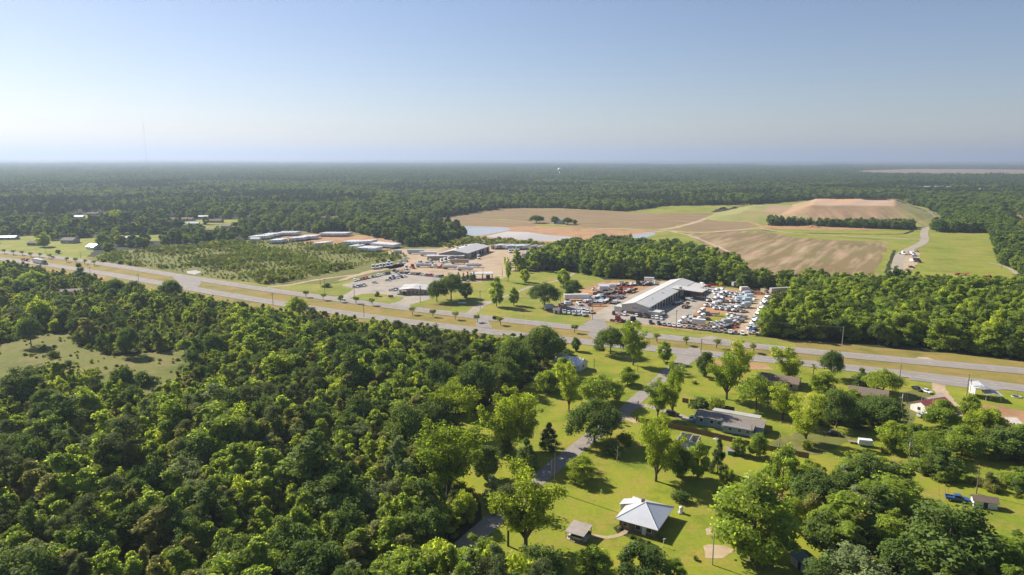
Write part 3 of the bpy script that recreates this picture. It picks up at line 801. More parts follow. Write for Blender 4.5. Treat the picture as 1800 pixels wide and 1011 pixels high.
# trees and bushes that stand on their own
for a in [
    ('oak', 0, 1073, 622, 567, 58, 'oak_tree', 'large dark spreading oak beside the highway, in front of the red tractor unit'),
    ('pecan', 0, 1113, 642, 568, 52, 'pecan_tree', 'tall bright yellow-green pecan right of the dark roadside oak'),
    ('round', 0, 1167, 637, 602, 27, 'roadside_tree', 'small green tree at the mouth of the side road'),
    ('round', 1, 1012, 617, 593, 17, 'roadside_tree', 'small round tree by the track near the white gabled house'),
    ('round', 1, 1238, 663, 617, 31, 'laurel_tree', 'dark egg-shaped tree on the corner lawn right of the side road'),
    ('pecan', 1, 1277, 702, 622, 66, 'pecan_tree', 'bright pecan with tall bare trunk on the lawn behind the blue house'),
    ('pecan', 2, 1300, 668, 597, 44, 'pecan_tree', 'light green tree rising behind the lawn pecan, against the highway'),
    ('oak', 2, 1328, 722, 648, 66, 'oak_tree', 'dark green oak leaning over the lawn right of the pecan'),
    ('pecan', 2, 1383, 671, 610, 56, 'pecan_tree', 'bright green roadside tree left of the small palm'),
    ('oak', 1, 1460, 666, 607, 42, 'oak_tree', 'tall dark grey-green tree beside the palm by the highway'),
    ('round', 2, 1445, 690, 652, 46, 'garden_tree', 'bushy bright tree below the tall dark tree by the palm'),
    ('pecan', 2, 1375, 738, 674, 62, 'pecan_tree', 'bright green tree left of the twin pecan by the blue house lawn'),
    ('pecan', 2, 1416, 778, 698, 66, 'pecan_tree', 'large bright green tree at the edge of the blue house yard'),
    ('oak', 0, 1470, 752, 672, 64, 'oak_tree', 'dark olive oak behind the large bright tree of the blue house yard'),
    ('oak', 1, 1545, 748, 688, 86, 'oak_tree', 'broad dark oak left of the power pole and red roofed house'),
    ('oak', 2, 1552, 692, 643, 62, 'oak_tree', 'dark bushy oak on the near highway shoulder left of the pole'),
    ('cedar', 1, 1512, 680, 648, 34, 'cedar_tree', 'dark olive cedar left of the shoulder oak'),
    ('round', 2, 1498, 705, 684, 28, 'garden_tree', 'low bright round tree beside the hidden brown roof'),
    ('round', 0, 1655, 752, 706, 66, 'garden_tree', 'leafy tree standing in front of the red roofed house'),
    ('round', 0, 1702, 738, 694, 34, 'garden_tree', 'slim green tree beside the tall grey carport'),
    ('round', 2, 1728, 772, 715, 62, 'garden_tree', 'rounded green tree at the edge of the orange clay lot'),
    ('round', 1, 1765, 806, 752, 70, 'garden_tree', 'dark tree at the near corner of the clay lot'),
    ('round', 0, 1690, 800, 752, 70, 'garden_tree', 'green tree in the belt below the red roofed house drive'),
    ('oak', 2, 1625, 806, 752, 78, 'oak_tree', 'broad green tree in the belt under the power line'),
    ('round', 2, 1572, 792, 742, 56, 'garden_tree', 'bright bushy tree right of the white box trailer'),
    ('round', 0, 1790, 790, 748, 50, 'garden_tree', 'leafy tree beside the concrete pad at the picture edge'),
    ('pecan', 0, 890, 797, 690, 92, 'pecan_tree', 'bright pecan with a dark bush round its trunk left of the side road'),
    ('pecan', 1, 802, 762, 672, 84, 'pecan_tree', 'airy bright pecan at the forest edge behind the lawn'),
    ('pecan', 2, 925, 790, 700, 60, 'pecan_tree', 'light green pecan just right of the bush-ringed pecan'),
    ('pecan', 1, 788, 868, 748, 124, 'pecan_tree', 'wide vase-shaped yellow-green pecan with forked bare limbs at the forest edge'),
    ('round', 1, 852, 842, 782, 52, 'magnolia_tree', 'dark round tree right of the wide forked pecan'),
    ('cedar', 1, 924, 828, 772, 46, 'magnolia_tree', 'dark conical evergreen on the lawn left of the side road'),
    ('cedar', 0, 965, 790, 744, 36, 'cedar_tree', 'dark upright evergreen close to the side road bend'),
    ('cedar', 1, 888, 800, 768, 34, 'magnolia_tree', 'dark dense bush growing round the pecan trunk'),
    ('oak', 0, 1045, 778, 690, 94, 'oak_tree', 'great dark oak shading the side road bend'),
    ('pecan', 2, 1000, 722, 636, 46, 'pecan_tree', 'tall light green tree behind the great side road oak'),
    ('oak', 2, 1055, 712, 652, 84, 'oak_tree', 'broad olive oak behind the great side road oak'),
    ('round', 0, 1103, 676, 646, 38, 'garden_tree', 'compact green tree on the lawn above the side road'),
    ('round', 2, 965, 690, 648, 46, 'garden_tree', 'bushy green tree left of the white gabled house'),
    ('round', 0, 990, 662, 630, 40, 'garden_tree', 'light green tree in front of the white gabled house'),
    ('pecan', 1, 1156, 735, 668, 46, 'pecan_tree', 'slender bright pecan on the grass at the blue house driveway'),
    ('pecan', 0, 1182, 732, 642, 44, 'pecan_tree', 'slender bright pecan leaning over the side road, behind the driveway pecan'),
    ('pecan', 0, 1153, 846, 734, 82, 'pecan_tree', 'vivid yellow-green pecan left of the roofless ruin'),
    ('round', 1, 1192, 838, 782, 48, 'garden_tree', 'dark green tree hiding the near wall of the ruin'),
    ('round', 0, 1226, 842, 780, 42, 'garden_tree', 'green tree right of the ruin'),
    ('cedar', 0, 1261, 832, 772, 30, 'cedar_tree', 'vine-clad dark tree right of the ruin trees'),
    ('round', 2, 1277, 856, 822, 28, 'garden_tree', 'thin young tree below the vine-clad tree'),
    ('round', 0, 1330, 803, 763, 36, 'garden_tree', 'neat green tree in front of the long brown fence'),
    ('round', 0, 1297, 800, 769, 26, 'garden_tree', 'small dark tree beside the teal shed'),
    ('round', 2, 1020, 845, 803, 54, 'fruit_tree', 'bright bushy fruit tree on the open lawn by the side road pole'),
    ('pecan', 1, 924, 966, 826, 122, 'pecan_tree', 'big yellow-green pecan with forked trunk left of the carport'),
    ('pine', 2, 893, 960, 856, 66, 'pine_tree', 'thin grey-green pine left of the big forked pecan'),
    ('round', 1, 1125, 1022, 955, 86, 'garden_tree', 'dark round tree below the white metal roof'),
    ('round', 0, 1042, 1024, 962, 66, 'garden_tree', 'olive tree below the carport and garden path'),
    ('round', 0, 1185, 1020, 985, 46, 'garden_tree', 'low bright tree beside the dark round tree below the white roof'),
    ('round', 0, 1322, 985, 848, 150, 'pecan_tree', 'huge bright green tree beside the bare earth patches and lawn pole'),
    ('round', 2, 1395, 930, 874, 42, 'garden_tree', 'vivid rounded tree right of the huge lawn tree'),
    ('round', 0, 1375, 872, 788, 64, 'garden_tree', 'green tree between the fence end and the oak wood'),
    ('oak', 1, 768, 531, 486, 36, 'oak_tree', 'dense dark oak beside the tan office building'),
    ('oak', 0, 793, 528, 473, 52, 'oak_tree', 'tallest dark oak of the pair near the tan office'),
    ('round', 1, 818, 524, 496, 26, 'garden_tree', 'small tree on the right flank of the office oaks'),
    ('round', 0, 873, 539, 489, 28, 'garden_tree', 'upright dark tree on the lawn by the gravel driveway'),
    ('round', 0, 903, 537, 506, 19, 'garden_tree', 'smaller neat tree right of the upright lawn tree'),
    ('oak', 0, 957, 541, 488, 57, 'oak_tree', 'big round dark oak left of the dealer lot'),
    ('pecan', 2, 893, 496, 452, 15, 'poplar_tree', 'narrow tall yellow-green tree at the terminal yard corner'),
    ('round', 2, 922, 496, 472, 18, 'garden_tree', 'small light tree at the woods corner of the big lawn'),
    ('round', 1, 1006, 519, 492, 37, 'garden_tree', 'squat rounded dark tree above the dealer trailers'),
    ('round', 0, 990, 503, 474, 26, 'garden_tree', 'green tree behind the squat round tree on the lawn'),
    ('round', 0, 1046, 484, 464, 17, 'garden_tree', 'small bright tree near the white mobile trailer by the woods'),
    ('oak', 2, 522, 556, 516, 42, 'oak_tree', 'lone dark tree on the near highway shoulder, among the young woods'),
    ('oak', 1, 943, 392, 376, 27, 'oak_tree', 'lone spreading oak left of the farmhouse by the pond'),
    ('round', 1, 975, 393, 380, 15, 'garden_tree', 'slim tree left of the farmhouse by the pond'),
    ('oak', 0, 997, 395, 380, 19, 'oak_tree', 'dark oak in front of the farmhouse by the pond'),
    ('round', 1, 1010, 394, 386, 10, 'garden_tree', 'small dark tree right of the farmhouse oak'),
    ('pecan', 2, 202, 391, 369, 19, 'poplar_tree', 'pale yellow tree among the far left houses'),
    ('cedar', 1, 142, 499, 464, 30, 'pine_tree', 'layered dark conifer on the near shoulder at far left'),
    ('round', 0, 77, 434, 410, 24, 'garden_tree', 'round shade tree in the far left meadow'),
    ('round', 1, 102, 446, 439, 9, 'garden_tree', 'tiny dark tree alone in the far left meadow'),
    ('round', 1, 182, 436, 411, 22, 'garden_tree', 'dark round tree right of the pale meadow house'),
    ('oak', 1, 55, 608, 548, 40, 'oak_tree', 'big dark tree standing in the forest clearing at far left'),
    ('oak', 1, 228, 625, 566, 38, 'oak_tree', 'tall dark tree rising at the back edge of the clearing'),
    ('oak', 2, 325, 622, 590, 26, 'oak_tree', 'round dark tree at the right end of the clearing'),
    ('oak', 1, 375, 628, 576, 36, 'oak_tree', 'dark blue-green tree at the corner of the clearing'),
    ('oak', 2, 152, 748, 672, 58, 'oak_tree', 'large dark tree in the woods below the clearing'),
    ('pine', 2, 208, 935, 838, 52, 'pine_tree', 'tall bare-trunked brownish pine standing out of the lower left forest'),
    ('oak', 0, 715, 798, 694, 80, 'oak_tree', 'big dark oak on the forest edge above the wide forked pecan'),
    ('oak', 1, 760, 770, 690, 80, 'oak_tree', 'dark oak next to the lawn edge, right of the big forest edge oak'),
    ('oak', 0, 775, 712, 618, 70, 'oak_tree', 'tall dark tree standing above the forest behind the lawn'),
    ('oak', 1, 835, 712, 622, 78, 'oak_tree', 'dark oak near the end of the forest edge shadow'),
    ('oak', 0, 900, 670, 585, 66, 'oak_tree', 'dark oak above the shaded track by the forest corner'),
    ('oak', 1, 955, 640, 562, 72, 'oak_tree', 'dark oak at the forest corner nearest the highway'),
    ('oak', 1, 205, 524, 484, 34, 'oak_tree', 'dark tree left of the two tall shoulder trees at far left'),
    ('oak', 0, 236, 530, 488, 38, 'oak_tree', 'tall dark tree on the near shoulder right of the blue car'),
    ('oak', 1, 302, 530, 486, 40, 'oak_tree', 'tall dark tree on the near shoulder before the median crossover'),
    ('oak', 2, 60, 508, 470, 44, 'oak_tree', 'rounded tree under the passing trucks at far left'),
    ('grey', 0, 698, 868, 764, 66, 'silver_leaf_tree', 'silvery grey tree in flower at the forest edge'),
    ('grey', 0, 868, 896, 832, 48, 'olive_tree', 'grey-green bushy tree by the side road near the forest'),
]:
    tree_px(*a)
for a in [('shrub', 2, 575, 505, 497, 16, 'dark bush left of the parking lot by the dirt apron'), ('shrub', 2, 664, 521, 511, 10, 'small round bush on the grass island'),
          ('shrub', 2, 1195, 882, 862, 34, 'glossy garden bush behind the white roofed house'), ('shrub', 1, 1223, 985, 977, 10, 'low palmlike clump on the lawn near the pole'),
          ('shrub', 2, 997, 624, 613, 30, 'low hedge bush near the small round roadside tree'), ('shrub', 2, 1050, 614, 606, 22, 'low bush between the small tree and the roadside oak'),
          ('shrub', 2, 1232, 715, 697, 36, 'leafy bush row behind the blue house, left bush'), ('shrub', 1, 1258, 722, 700, 34, 'leafy bush row behind the blue house, right bush'),
          ('shrub', 3, 1219, 674, 668, 12, 'brown-green bush on the corner lawn'), ('shrub', 1, 1098, 782, 758, 34, 'tangled bush in the brush by the side road oak'),
          ('shrub', 2, 1075, 800, 772, 40, 'dark thicket bush right of the side road'), ('shrub', 1, 1420, 790, 772, 24, 'bush at the worn end of the blue house yard'),
          ('shrub', 2, 18, 690, 668, 44, 'dark low bush at the left border of the clearing'), ('shrub', 0, 72, 662, 642, 62, 'wide bramble thicket inside the clearing'),
          ('shrub', 1, 160, 664, 648, 34, 'bright bush on the lower side of the clearing'), ('shrub', 2, 95, 628, 615, 20, 'round dark bush in the open clearing grass'),
          ('shrub', 2, 250, 676, 650, 40, 'dark clump of bush at the right tip of the clearing'), ('shrub', 2, 120, 646, 632, 20, 'small dark bush in mid clearing')]:
    tree_px(a[0], a[1], a[2], a[3], a[4], a[5], 'bush', a[6], 'bush')
for k, (px, py) in enumerate([(598, 531), (568, 528), (538, 523), (655, 537), (626, 534), (725, 553.5), (761, 557), (800, 562), (839, 567), (880, 571.5), (1010, 585), (1155, 602), (1207, 607), (1259, 612), (1325, 620), (166, 467), (149, 465), (134, 462), (117, 461), (86, 455), (70, 453), (55, 452), (40, 449), (24, 448), (8, 446)]):
    dd_ = depth(px, py)
    plant('crape_myrtle', LOOK['myrtle'][k % 2], *G(px, py), 4.6, 4.3, 'small crape myrtle planted in a row along the highway median', 'tree', 'crape myrtles along the median')
for k, (px, py) in enumerate([(806, 493), (815, 494), (822, 492), (828, 494), (833, 492)]):
    plant('topiary_bush', LOOK['cedar'][1], *G(px, py), 6, 4, 'upright clipped bush in the row beside the fuel canopy', 'bush', 'clipped bushes by the fuel canopy')

# palm
px_, py_ = 1429, 663
pr = thing('palm_tree', 'small fan palm by the highway next to the tall dark tree', 'tree', (*G(px_, py_), 0))
ph = height_at(px_, py_, 646)
link('trunk', raw_mesh('trunk', *tube([(0, 0, -.2), (.1, 0, ph * .5), (.1, .1, ph)], [.22, .17, .2]), M_bark, True), pr)
fv = [[(0, 0, 0), (.5, .16, .35), (1.2, .26, .45), (2.0, 0, -.1), (1.2, -.26, .45), (.5, -.16, .35)]]
fm = raw_mesh('frond', fv[0], [(0, 1, 5), (1, 2, 4, 5), (2, 3, 4)], L_olive)
for k in range(18):
    o = link('frond', fm, pr, (.1, .1, ph)); o.rotation_euler = (0, random.uniform(-.9, .6), k * .72)
# dead trees
for k, (px, py, tp, lab) in enumerate([(118, 880, 822, 'grey dead tree standing in the far left forest above the tall pine'), (402, 800, 752, 'bare dead tree in the middle of the lower left forest'), (560, 930, 868, 'bleached snag in the bottom part of the lawn side forest'), (300, 985, 925, 'thin dead tree near the bottom of the lower left forest'), (520, 690, 655, 'small bare tree in the upper forest'), (640, 770, 725, 'pale dead tree in the lawn side forest'), (1084, 812, 783, 'bare bleached dead tree in the brush by the side road'), (968, 840, 806, 'bare forked snag beside the tall side road pole')]):
    x, y = G(px, py); h = height_at(px, py, tp)
    prts = [tube([(0, 0, -.2), (.2, 0, h * .5), (.1, .2, h)], [.13, .09, .03], 5)]
    for q in range(6):
        a = q * 1.1; z0 = h * (.35 + .1 * q)
        prts.append(tube([(.15, 0, z0), (math.cos(a) * 1.1, math.sin(a) * 1.1, z0 + 1.2)], [.05, .015], 4))
    o = thing('dead_tree', lab, 'tree', (x, y, 0))
    link('trunk', raw_mesh('trunk', *join(prts), M_dead, True), o)

# ------------------------------------------------------------------ woodland
WOOD_EDGE = [(1000, 598), (985, 622), (945, 655), (890, 695), (815, 728), (755, 762), (738, 800), (770, 850), (845, 872), (842, 945), (870, 1030), (1000, 1060), (1000, 1400), (-900, 1400), (-900, 300), (1000, 300)]
BLOCKS = []          # ground discs of buildings: (x, y, r)
def scatter(x0, x1, y0, y1, sp, jit=.42):
    X, Y = np.meshgrid(np.arange(x0, x1, sp), np.arange(y0, y1, sp * .9))
    X = X + (np.arange(X.shape[0])[:, None] % 2) * sp / 2
    X = (X + rng.uniform(-jit, jit, X.shape) * sp).ravel(); Y = (Y + rng.uniform(-jit, jit, Y.shape) * sp).ravel()
    return X, Y
def patch(X, Y, s, seed=0):
    return (np.sin(X / s + seed) * np.cos(Y / (s * 1.17) + 1.7 * seed) + .6 * np.sin((X + Y) / (s * .53) + 2.1 + seed) + .5 * np.cos((X - 1.3 * Y) / (s * .41) + seed)) / 2.1
def keep_free(X, Y):
    k = np.ones(X.shape, bool)
    for (a, b, r) in PLACED + BLOCKS: k &= (X - a) ** 2 + (Y - b) ** 2 > r * r
    return k
def open_mask(X, Y):
    px, py = PROJ(X, Y)
    k = np.zeros(X.shape, bool)
    for p in OPEN: k |= inside(px, py, p)
    return k
DESC = {'mid': 'mid green broadleaf tree', 'bright': 'bright yellow-green broadleaf tree', 'dark': 'dark green full-crowned tree', 'olive': 'dull olive-brown leaved tree', 'grey': 'pale grey-green tree', 'pine': 'thin needle-leaved pine'}
NAMEK = {'mid': 'broadleaf_tree', 'bright': 'yellow_green_tree', 'dark': 'dark_crowned_tree', 'olive': 'olive_leaved_tree', 'grey': 'grey_leaved_tree', 'pine': 'pine_tree'}
LOOKS = ['mid', 'bright', 'dark', 'olive', 'grey', 'pine']
FLAT = [(l, i) for l in LOOKS for i in range(len(LOOK[l]))]
LIB = None
def gn_scatter(name, objs, X, Y, kinds, SX, SZ, RZ, Z=None, label=None):
    """one 'stuff' object: woodland scattered over points"""
    n = len(X)
    me = bpy.data.meshes.new(name)
    me.vertices.add(n)
    Z = np.zeros(n) if Z is None else Z
    me.vertices.foreach_set('co', np.stack([X, Y, Z], -1).astype(np.float32).ravel())
    for nm, tp, key, arr in (('kind', 'INT', 'value', kinds.astype(np.int32)), ('scl', 'FLOAT_VECTOR', 'vector', np.stack([SX, SX, SZ], -1).astype(np.float32).ravel()),
                             ('rot', 'FLOAT_VECTOR', 'vector', np.stack([0 * RZ, 0 * RZ, RZ], -1).astype(np.float32).ravel())):
        a = me.attributes.new(nm, tp, 'POINT'); a.data.foreach_set(key, arr)
    o = link(name, me)
    o['kind'] = 'stuff'
    if label: o['label'] = label
    lib = bpy.data.collections.new(name + '_kinds')
    for k, q in enumerate(objs):
        q.name = '%s_%02d' % (name + '_kind', k)
        lib.objects.link(q)
    ng = bpy.data.node_groups.new(name, 'GeometryNodeTree')
    ng.interface.new_socket('Geometry', in_out='INPUT', socket_type='NodeSocketGeometry')
    ng.interface.new_socket('Geometry', in_out='OUTPUT', socket_type='NodeSocketGeometry')
    N = ng.nodes
    gi = N.new('NodeGroupInput'); go = N.new('NodeGroupOutput')
    ci = N.new('GeometryNodeCollectionInfo')
    ci.inputs['Collection'].default_value = lib
    ci.inputs['Separate Children'].default_value = True
    ci.inputs['Reset Children'].default_value = True
    ip = N.new('GeometryNodeInstanceOnPoints')
    ip.inputs['Pick Instance'].default_value = True
    def att(nm, tp):
        a = N.new('GeometryNodeInputNamedAttribute'); a.data_type = tp
        a.inputs['Name'].default_value = nm
        return next(s for s in a.outputs if s.enabled and s.name == 'Attribute')
    L = ng.links
    L.new(gi.outputs[0], ip.inputs['Points'])
    L.new(ci.outputs[0], ip.inputs['Instance'])
    L.new(att('kind', 'INT'), ip.inputs['Instance Index'])
    e2r = N.new('FunctionNodeEulerToRotation')
    L.new(att('rot', 'FLOAT_VECTOR'), e2r.inputs[0])
    L.new(e2r.outputs[0], ip.inputs['Rotation'])
    L.new(att('scl', 'FLOAT_VECTOR'), ip.inputs['Scale'])
    L.new(ip.outputs[0], go.inputs[0])
    md = o.modifiers.new('scatter', 'NODES'); md.node_group = ng
    return o

# ------------------------------------------------------------------ buildings
class MB:
    def __init__(s): s.v, s.f, s.m = [], [], []
    def add(s, vs_, fs, m=0):
        o = len(s.v)
        s.v += [tuple(p) for p in vs_]; s.f += [tuple(i + o for i in q) for q in fs]; s.m += [m] * len(fs)
        return s
    def box(s, x0, x1, y0, y1, z0, z1, m=0):
        return s.add([(x0, y0, z0), (x1, y0, z0), (x1, y1, z0), (x0, y1, z0), (x0, y0, z1), (x1, y0, z1), (x1, y1, z1), (x0, y1, z1)],
                     [(3, 2, 1, 0), (4, 5, 6, 7), (0, 1, 5, 4), (1, 2, 6, 5), (2, 3, 7, 6), (3, 0, 4, 7)], m)
    def prism(s, prof, y0, y1, m=0, inset=None):
        """profile in x,z extruded along y; inset narrows chosen profile points"""
        n = len(prof)
        a = [(x, y0 + (inset[i] if inset else 0), z) for i, (x, z) in enumerate(prof)]
        b = [(x, y1 - (inset[i] if inset else 0), z) for i, (x, z) in enumerate(prof)]
        return s.add(a + b, [tuple(range(n)), tuple(range(2 * n - 1, n - 1, -1))] + [((i + 1) % n, i, n + i, n + (i + 1) % n) for i in range(n)], m)
    def cyl(s, p, q, r, m=0, n=12, r2=None):
        v, f = tube([p, q], [r, r if r2 is None else r2], n)
        s.add(v, f + [tuple(range(n - 1, -1, -1)), tuple(range(n, 2 * n))], m)
        return s
    def mesh(s, name, mats, smooth=False):
        me = bpy.data.meshes.new(name)
        me.from_pydata(s.v, [], s.f)
        for m in (mats if isinstance(mats, (list, tuple)) else [mats]): me.materials.append(m)
        me.polygons.foreach_set('material_index', s.m)
        if smooth: me.polygons.foreach_set('use_smooth', [True] * len(s.f))
        me.update()
        return me
    def build(s, name, mats, parent=None, smooth=False):
        return link(name, s.mesh(name, mats, smooth), parent)
M_white = plain('white_siding', (0.72, 0.71, 0.68), 0.6, .08, .5)
M_cream = plain('cream_wall_panel', (0.60, 0.55, 0.46), 0.6, .08, .3)
M_tan = plain('tan_block_wall', (0.42, 0.33, 0.24), 0.8, .12, .4)
M_brownband = plain('brown_brick_base', (0.22, 0.145, 0.11), 0.85, .15, 1.5)
M_grey = plain('grey_wall', (0.40, 0.39, 0.37), 0.7, .1, .4)
M_blue = plain('blue_grey_siding', (0.22, 0.32, 0.40), 0.65, .1, .6)
M_wood = plain('weathered_wood', (0.26, 0.20, 0.15), 0.9, .2, 1.2)
M_dkbrick = plain('dark_brick_wall', (0.20, 0.15, 0.12), 0.85, .2, 1.5)
M_block = plain('bare_concrete_block', (0.40, 0.385, 0.36), 0.95, .2, .8)
M_glass = plain('window_glass', (0.03, 0.04, 0.05), 0.08, .05, .5, 0, .6)
M_dark = plain('dark_opening', (0.035, 0.033, 0.03), 0.8, .1)
M_trim = plain('white_trim', (0.75, 0.74, 0.71), 0.5, .05)
M_steel = plain('rusty_steel_post', (0.20, 0.13, 0.09), 0.7, .2, 1, .3)
RF_grey = ribbed('grey_metal_roof', (0.50, 0.50, 0.48), .42, 0, 1.0, .12, .1)
RF_pale = ribbed('pale_metal_roof', (0.60, 0.58, 0.54), .45, 1, .9, .1, .1)
RF_white = ribbed('galvanised_roof', (0.70, 0.71, 0.72), .32, 0, .6, .08, .35)
RF_red = ribbed('red_metal_roof', (0.40, 0.11, 0.09), .5, 0, .6, .18, .1)
RF_shingle = plain('grey_brown_shingles', (0.24, 0.205, 0.18), 0.95, .18, 2.0)
RF_brown = plain('brown_shingles', (0.20, 0.15, 0.115), 0.95, .18, 2.0)
RF_rust = ribbed('weathered_tin_roof', (0.36, 0.31, 0.27), .7, 0, .6, .2, .1)
RF_dkgreen = ribbed('dark_green_tin_roof', (0.06, 0.12, 0.11), .5, 0, .6, .2, .1)

def window(parent, x, y, z, w, h, ang, frame=M_trim):
    """window standing on a wall whose outward normal is at angle ang (local)"""
    f = MB()
    t = .07
    f.box(-w / 2 - t, w / 2 + t, -.05, .02, -h / 2 - t, -h / 2).box(-w / 2 - t, w / 2 + t, -.05, .02, h / 2, h / 2 + t)
    f.box(-w / 2 - t, -w / 2, -.05, .02, -h / 2, h / 2).box(w / 2, w / 2 + t, -.05, .02, -h / 2, h / 2)
    o = f.build('window', frame, parent)
    o.location = (x, y, z); o.rotation_euler = (0, 0, ang + math.pi / 2)
    g = MB().box(-w / 2, w / 2, -.025, .01, -h / 2, h / 2).build('pane', M_glass, o)
    return o
def door(parent, x, y, w, h, ang, mat, z0=0.0, name='door'):
    o = MB().box(-w / 2, w / 2, -.05, .02, z0, z0 + h).build(name, mat, parent)
    o.location = (x, y, 0); o.rotation_euler = (0, 0, ang + math.pi / 2)
    return o
def slab(parent, name, a, b, c, d, t, mat):
    """roof slope through four corners, thickness t"""
    A = [Vector(p) for p in (a, b, c, d)]
    n = (A[1] - A[0]).cross(A[3] - A[0]).normalized()
    if n.z < 0: n = -n
    v = A + [p - n * t for p in A]
    me = raw_mesh(name, v, [(0, 1, 2, 3), (7, 6, 5, 4), (0, 4, 5, 1), (1, 5, 6, 2), (2, 6, 7, 3), (3, 7, 4, 0)], mat)
    return link(name, me, parent)
def gable_house(name, label, loc, ang, L, W, hw, hr, wall, roof, over=.4, cat='house', wins=True, open_sides=False, block=True):
    """ridge along local x; length L, width W"""
    r = thing(name, label, cat, loc, ang)
    if block: BLOCKS.append((loc[0] + 0, loc[1] + 0, max(L, W) * .62))
    if block and loc[1] > 560 and loc[0] < -150:
        for q in (10, 22, 34): BLOCKS.append((loc[0] - loc[0] / loc[1] * q, loc[1] - q, max(L, W) * .5 + 3))
    if not open_sides:
        w = MB()
        w.add([(-L / 2, -W / 2, -.1), (L / 2, -W / 2, -.1), (L / 2, W / 2, -.1), (-L / 2, W / 2, -.1), (-L / 2, -W / 2, hw), (L / 2, -W / 2, hw), (L / 2, W / 2, hw), (-L / 2, W / 2, hw), (-L / 2, 0, hr - .12), (L / 2, 0, hr - .12)],
              [(0, 1, 5, 4), (1, 2, 6, 9, 5), (2, 3, 7, 6), (3, 0, 4, 8, 7)])
        w.build('wall', wall, r)
        if wins:
            nw = max(1, int(L / 4))
            for k in range(nw):
                x = -L / 2 + L * (k + .5) / nw
                for s in (-1, 1):
                    if k == nw // 2 and s == -1: door(r, x, s * (W / 2 + .0), 1.0, 2.1, s * math.pi / 2, M_trim)
                    else: window(r, x, s * W / 2, hw * .56, 1.1, 1.2, s * math.pi / 2)
            for s in (-1, 1):
                window(r, s * L / 2, 0, hw * .56, 1.2, 1.2, 0 if s > 0 else math.pi)
    if wins:
        for vx, vy in ((-L * .28, W * .2), (L * .17, W * .24)): MB().cyl((vx, vy, hr - (hr - hw) * abs(vy) * 2 / W - .1), (vx, vy, hr + .25), .09, 0, 8).build('vent_pipe', M_grey, r)
        MB().box(-L / 2 - 1.3, -L / 2 - .4, -W * .2, -W * .2 + .9, 0, .9).build('air_conditioner', M_grey, r)
        for s in (-1, 1): MB().box(-L / 2 - over, L / 2 + over, s * (W / 2 + over) - .06, s * (W / 2 + over) + .06, hw - over * (hr - hw) / (W / 2) - .2, hw - over * (hr - hw) / (W / 2) - .08).build('gutter', M_trim, r)
    sl = (hr - hw) / (W / 2)
    ze = hw - over * sl
    for s in (-1, 1):
        slab(r, 'roof_slope', (-L / 2 - over, s * (W / 2 + over), ze), (L / 2 + over, s * (W / 2 + over), ze), (L / 2 + over, 0, hr), (-L / 2 - over, 0, hr), .12, roof)
    return r
def hip_roof(parent, L, W, z, hr, over, mat, ridge=0.0):
    a, b = L / 2 + over, W / 2 + over
    e = max(ridge / 2, 0.001)
    c = [(-a, -b, z), (a, -b, z), (a, b, z), (-a, b, z)]
    p, q = (-e, 0, hr), (e, 0, hr)
    def face(pts):
        n = len(pts)
        A = [Vector(t) for t in pts]
        v = A + [t - Vector((0, 0, .12)) for t in A]
        link('roof_slope', raw_mesh('roof_slope', v, [tuple(range(n)), tuple(range(2 * n - 1, n - 1, -1))] + [((i + 1) % n, i, n + i, n + (i + 1) % n) for i in range(n)], mat), parent)
    face([c[0], c[1], q, p]); face([c[1], c[2], q]); face([c[2], c[3], p, q]); face([c[3], c[0], p])
    cap = MB()
    for s, t in ((c[0], p), (c[3], p), (c[1], q), (c[2], q)):
        cap.cyl(Vector(s) + Vector((0, 0, .05)), Vector(t) + Vector((0, 0, .05)), .09, 0, 5)
    if ridge > .1: cap.cyl(Vector(p) + Vector((0, 0, .05)), Vector(q) + Vector((0, 0, .05)), .09, 0, 5)
    cap.build('roof_ridge_cap', mat, parent)

# --- long truck workshop
c0 = G3(1092.5, 550); 
ws = thing('truck_workshop', 'long grey metal truck workshop with shallow gable roof, bay doors and side canopy', 'workshop', c0, A0)
BLOCKS += [(c0.x + 16 * E1.x / 2 + E2.x * t, c0.y + 16 * E1.y / 2 + E2.y * t, 16) for t in (5, 25, 45, 65, 85)]
WW, LL, HE, HRG = 16.5, 96.0, 5.2, 7.2
w = MB()
w.add([(0, 0, 1.6), (WW, 0, 1.6), (WW, 0, HE), (WW / 2, 0, HRG - .1), (0, 0, HE)], [(0, 1, 2, 3, 4)])
w.add([(0, 0, -.1), (0, LL, -.1), (0, LL, HE), (0, 0, HE)], [(1, 0, 3, 2)])
w.add([(0, LL, -.1), (WW, LL, -.1), (WW, LL, HE), (WW / 2, LL, HRG - .1), (0, LL, HE)], [(4, 3, 2, 1, 0)])
bays = [6 + 5.3 * k for k in range(11)]
edges = [0.0]
for b in bays: edges += [b, b + 3.6]
edges.append(72.0)
for i in range(0, len(edges), 2):
    w.add([(WW, edges[i], -.1), (WW, edges[i + 1], -.1), (WW, edges[i + 1], HE), (WW, edges[i], HE)], [(0, 1, 2, 3)])
for b in bays:
    w.add([(WW, b, 4.3), (WW, b + 3.6, 4.3), (WW, b + 3.6, HE), (WW, b, HE)], [(0, 1, 2, 3)])
w.build('wall', M_cream, ws)
MB().box(-.06, WW + .06, -.08, .3, -.1, 1.6).build('brick_base', M_brownband, ws)
for k, b in enumerate(bays):
    z = 0.0 if k % 3 == 2 else (2.2 if k % 3 == 1 else 3.3)
    o = MB().box(WW - .9, WW - .75, b, b + 3.6, z, 4.3).build('bay_door', M_dark if k % 2 else M_grey, ws)
MB().box(WW - 6, WW - .95, 5, 66, -.05, .12).build('shop_floor', M_grey, ws)
slab(ws, 'roof_slope', (-.5, -.5, HE), (WW / 2, -.5, HRG), (WW / 2, LL + .5, HRG), (-.5, LL + .5, HE), .15, RF_pale)
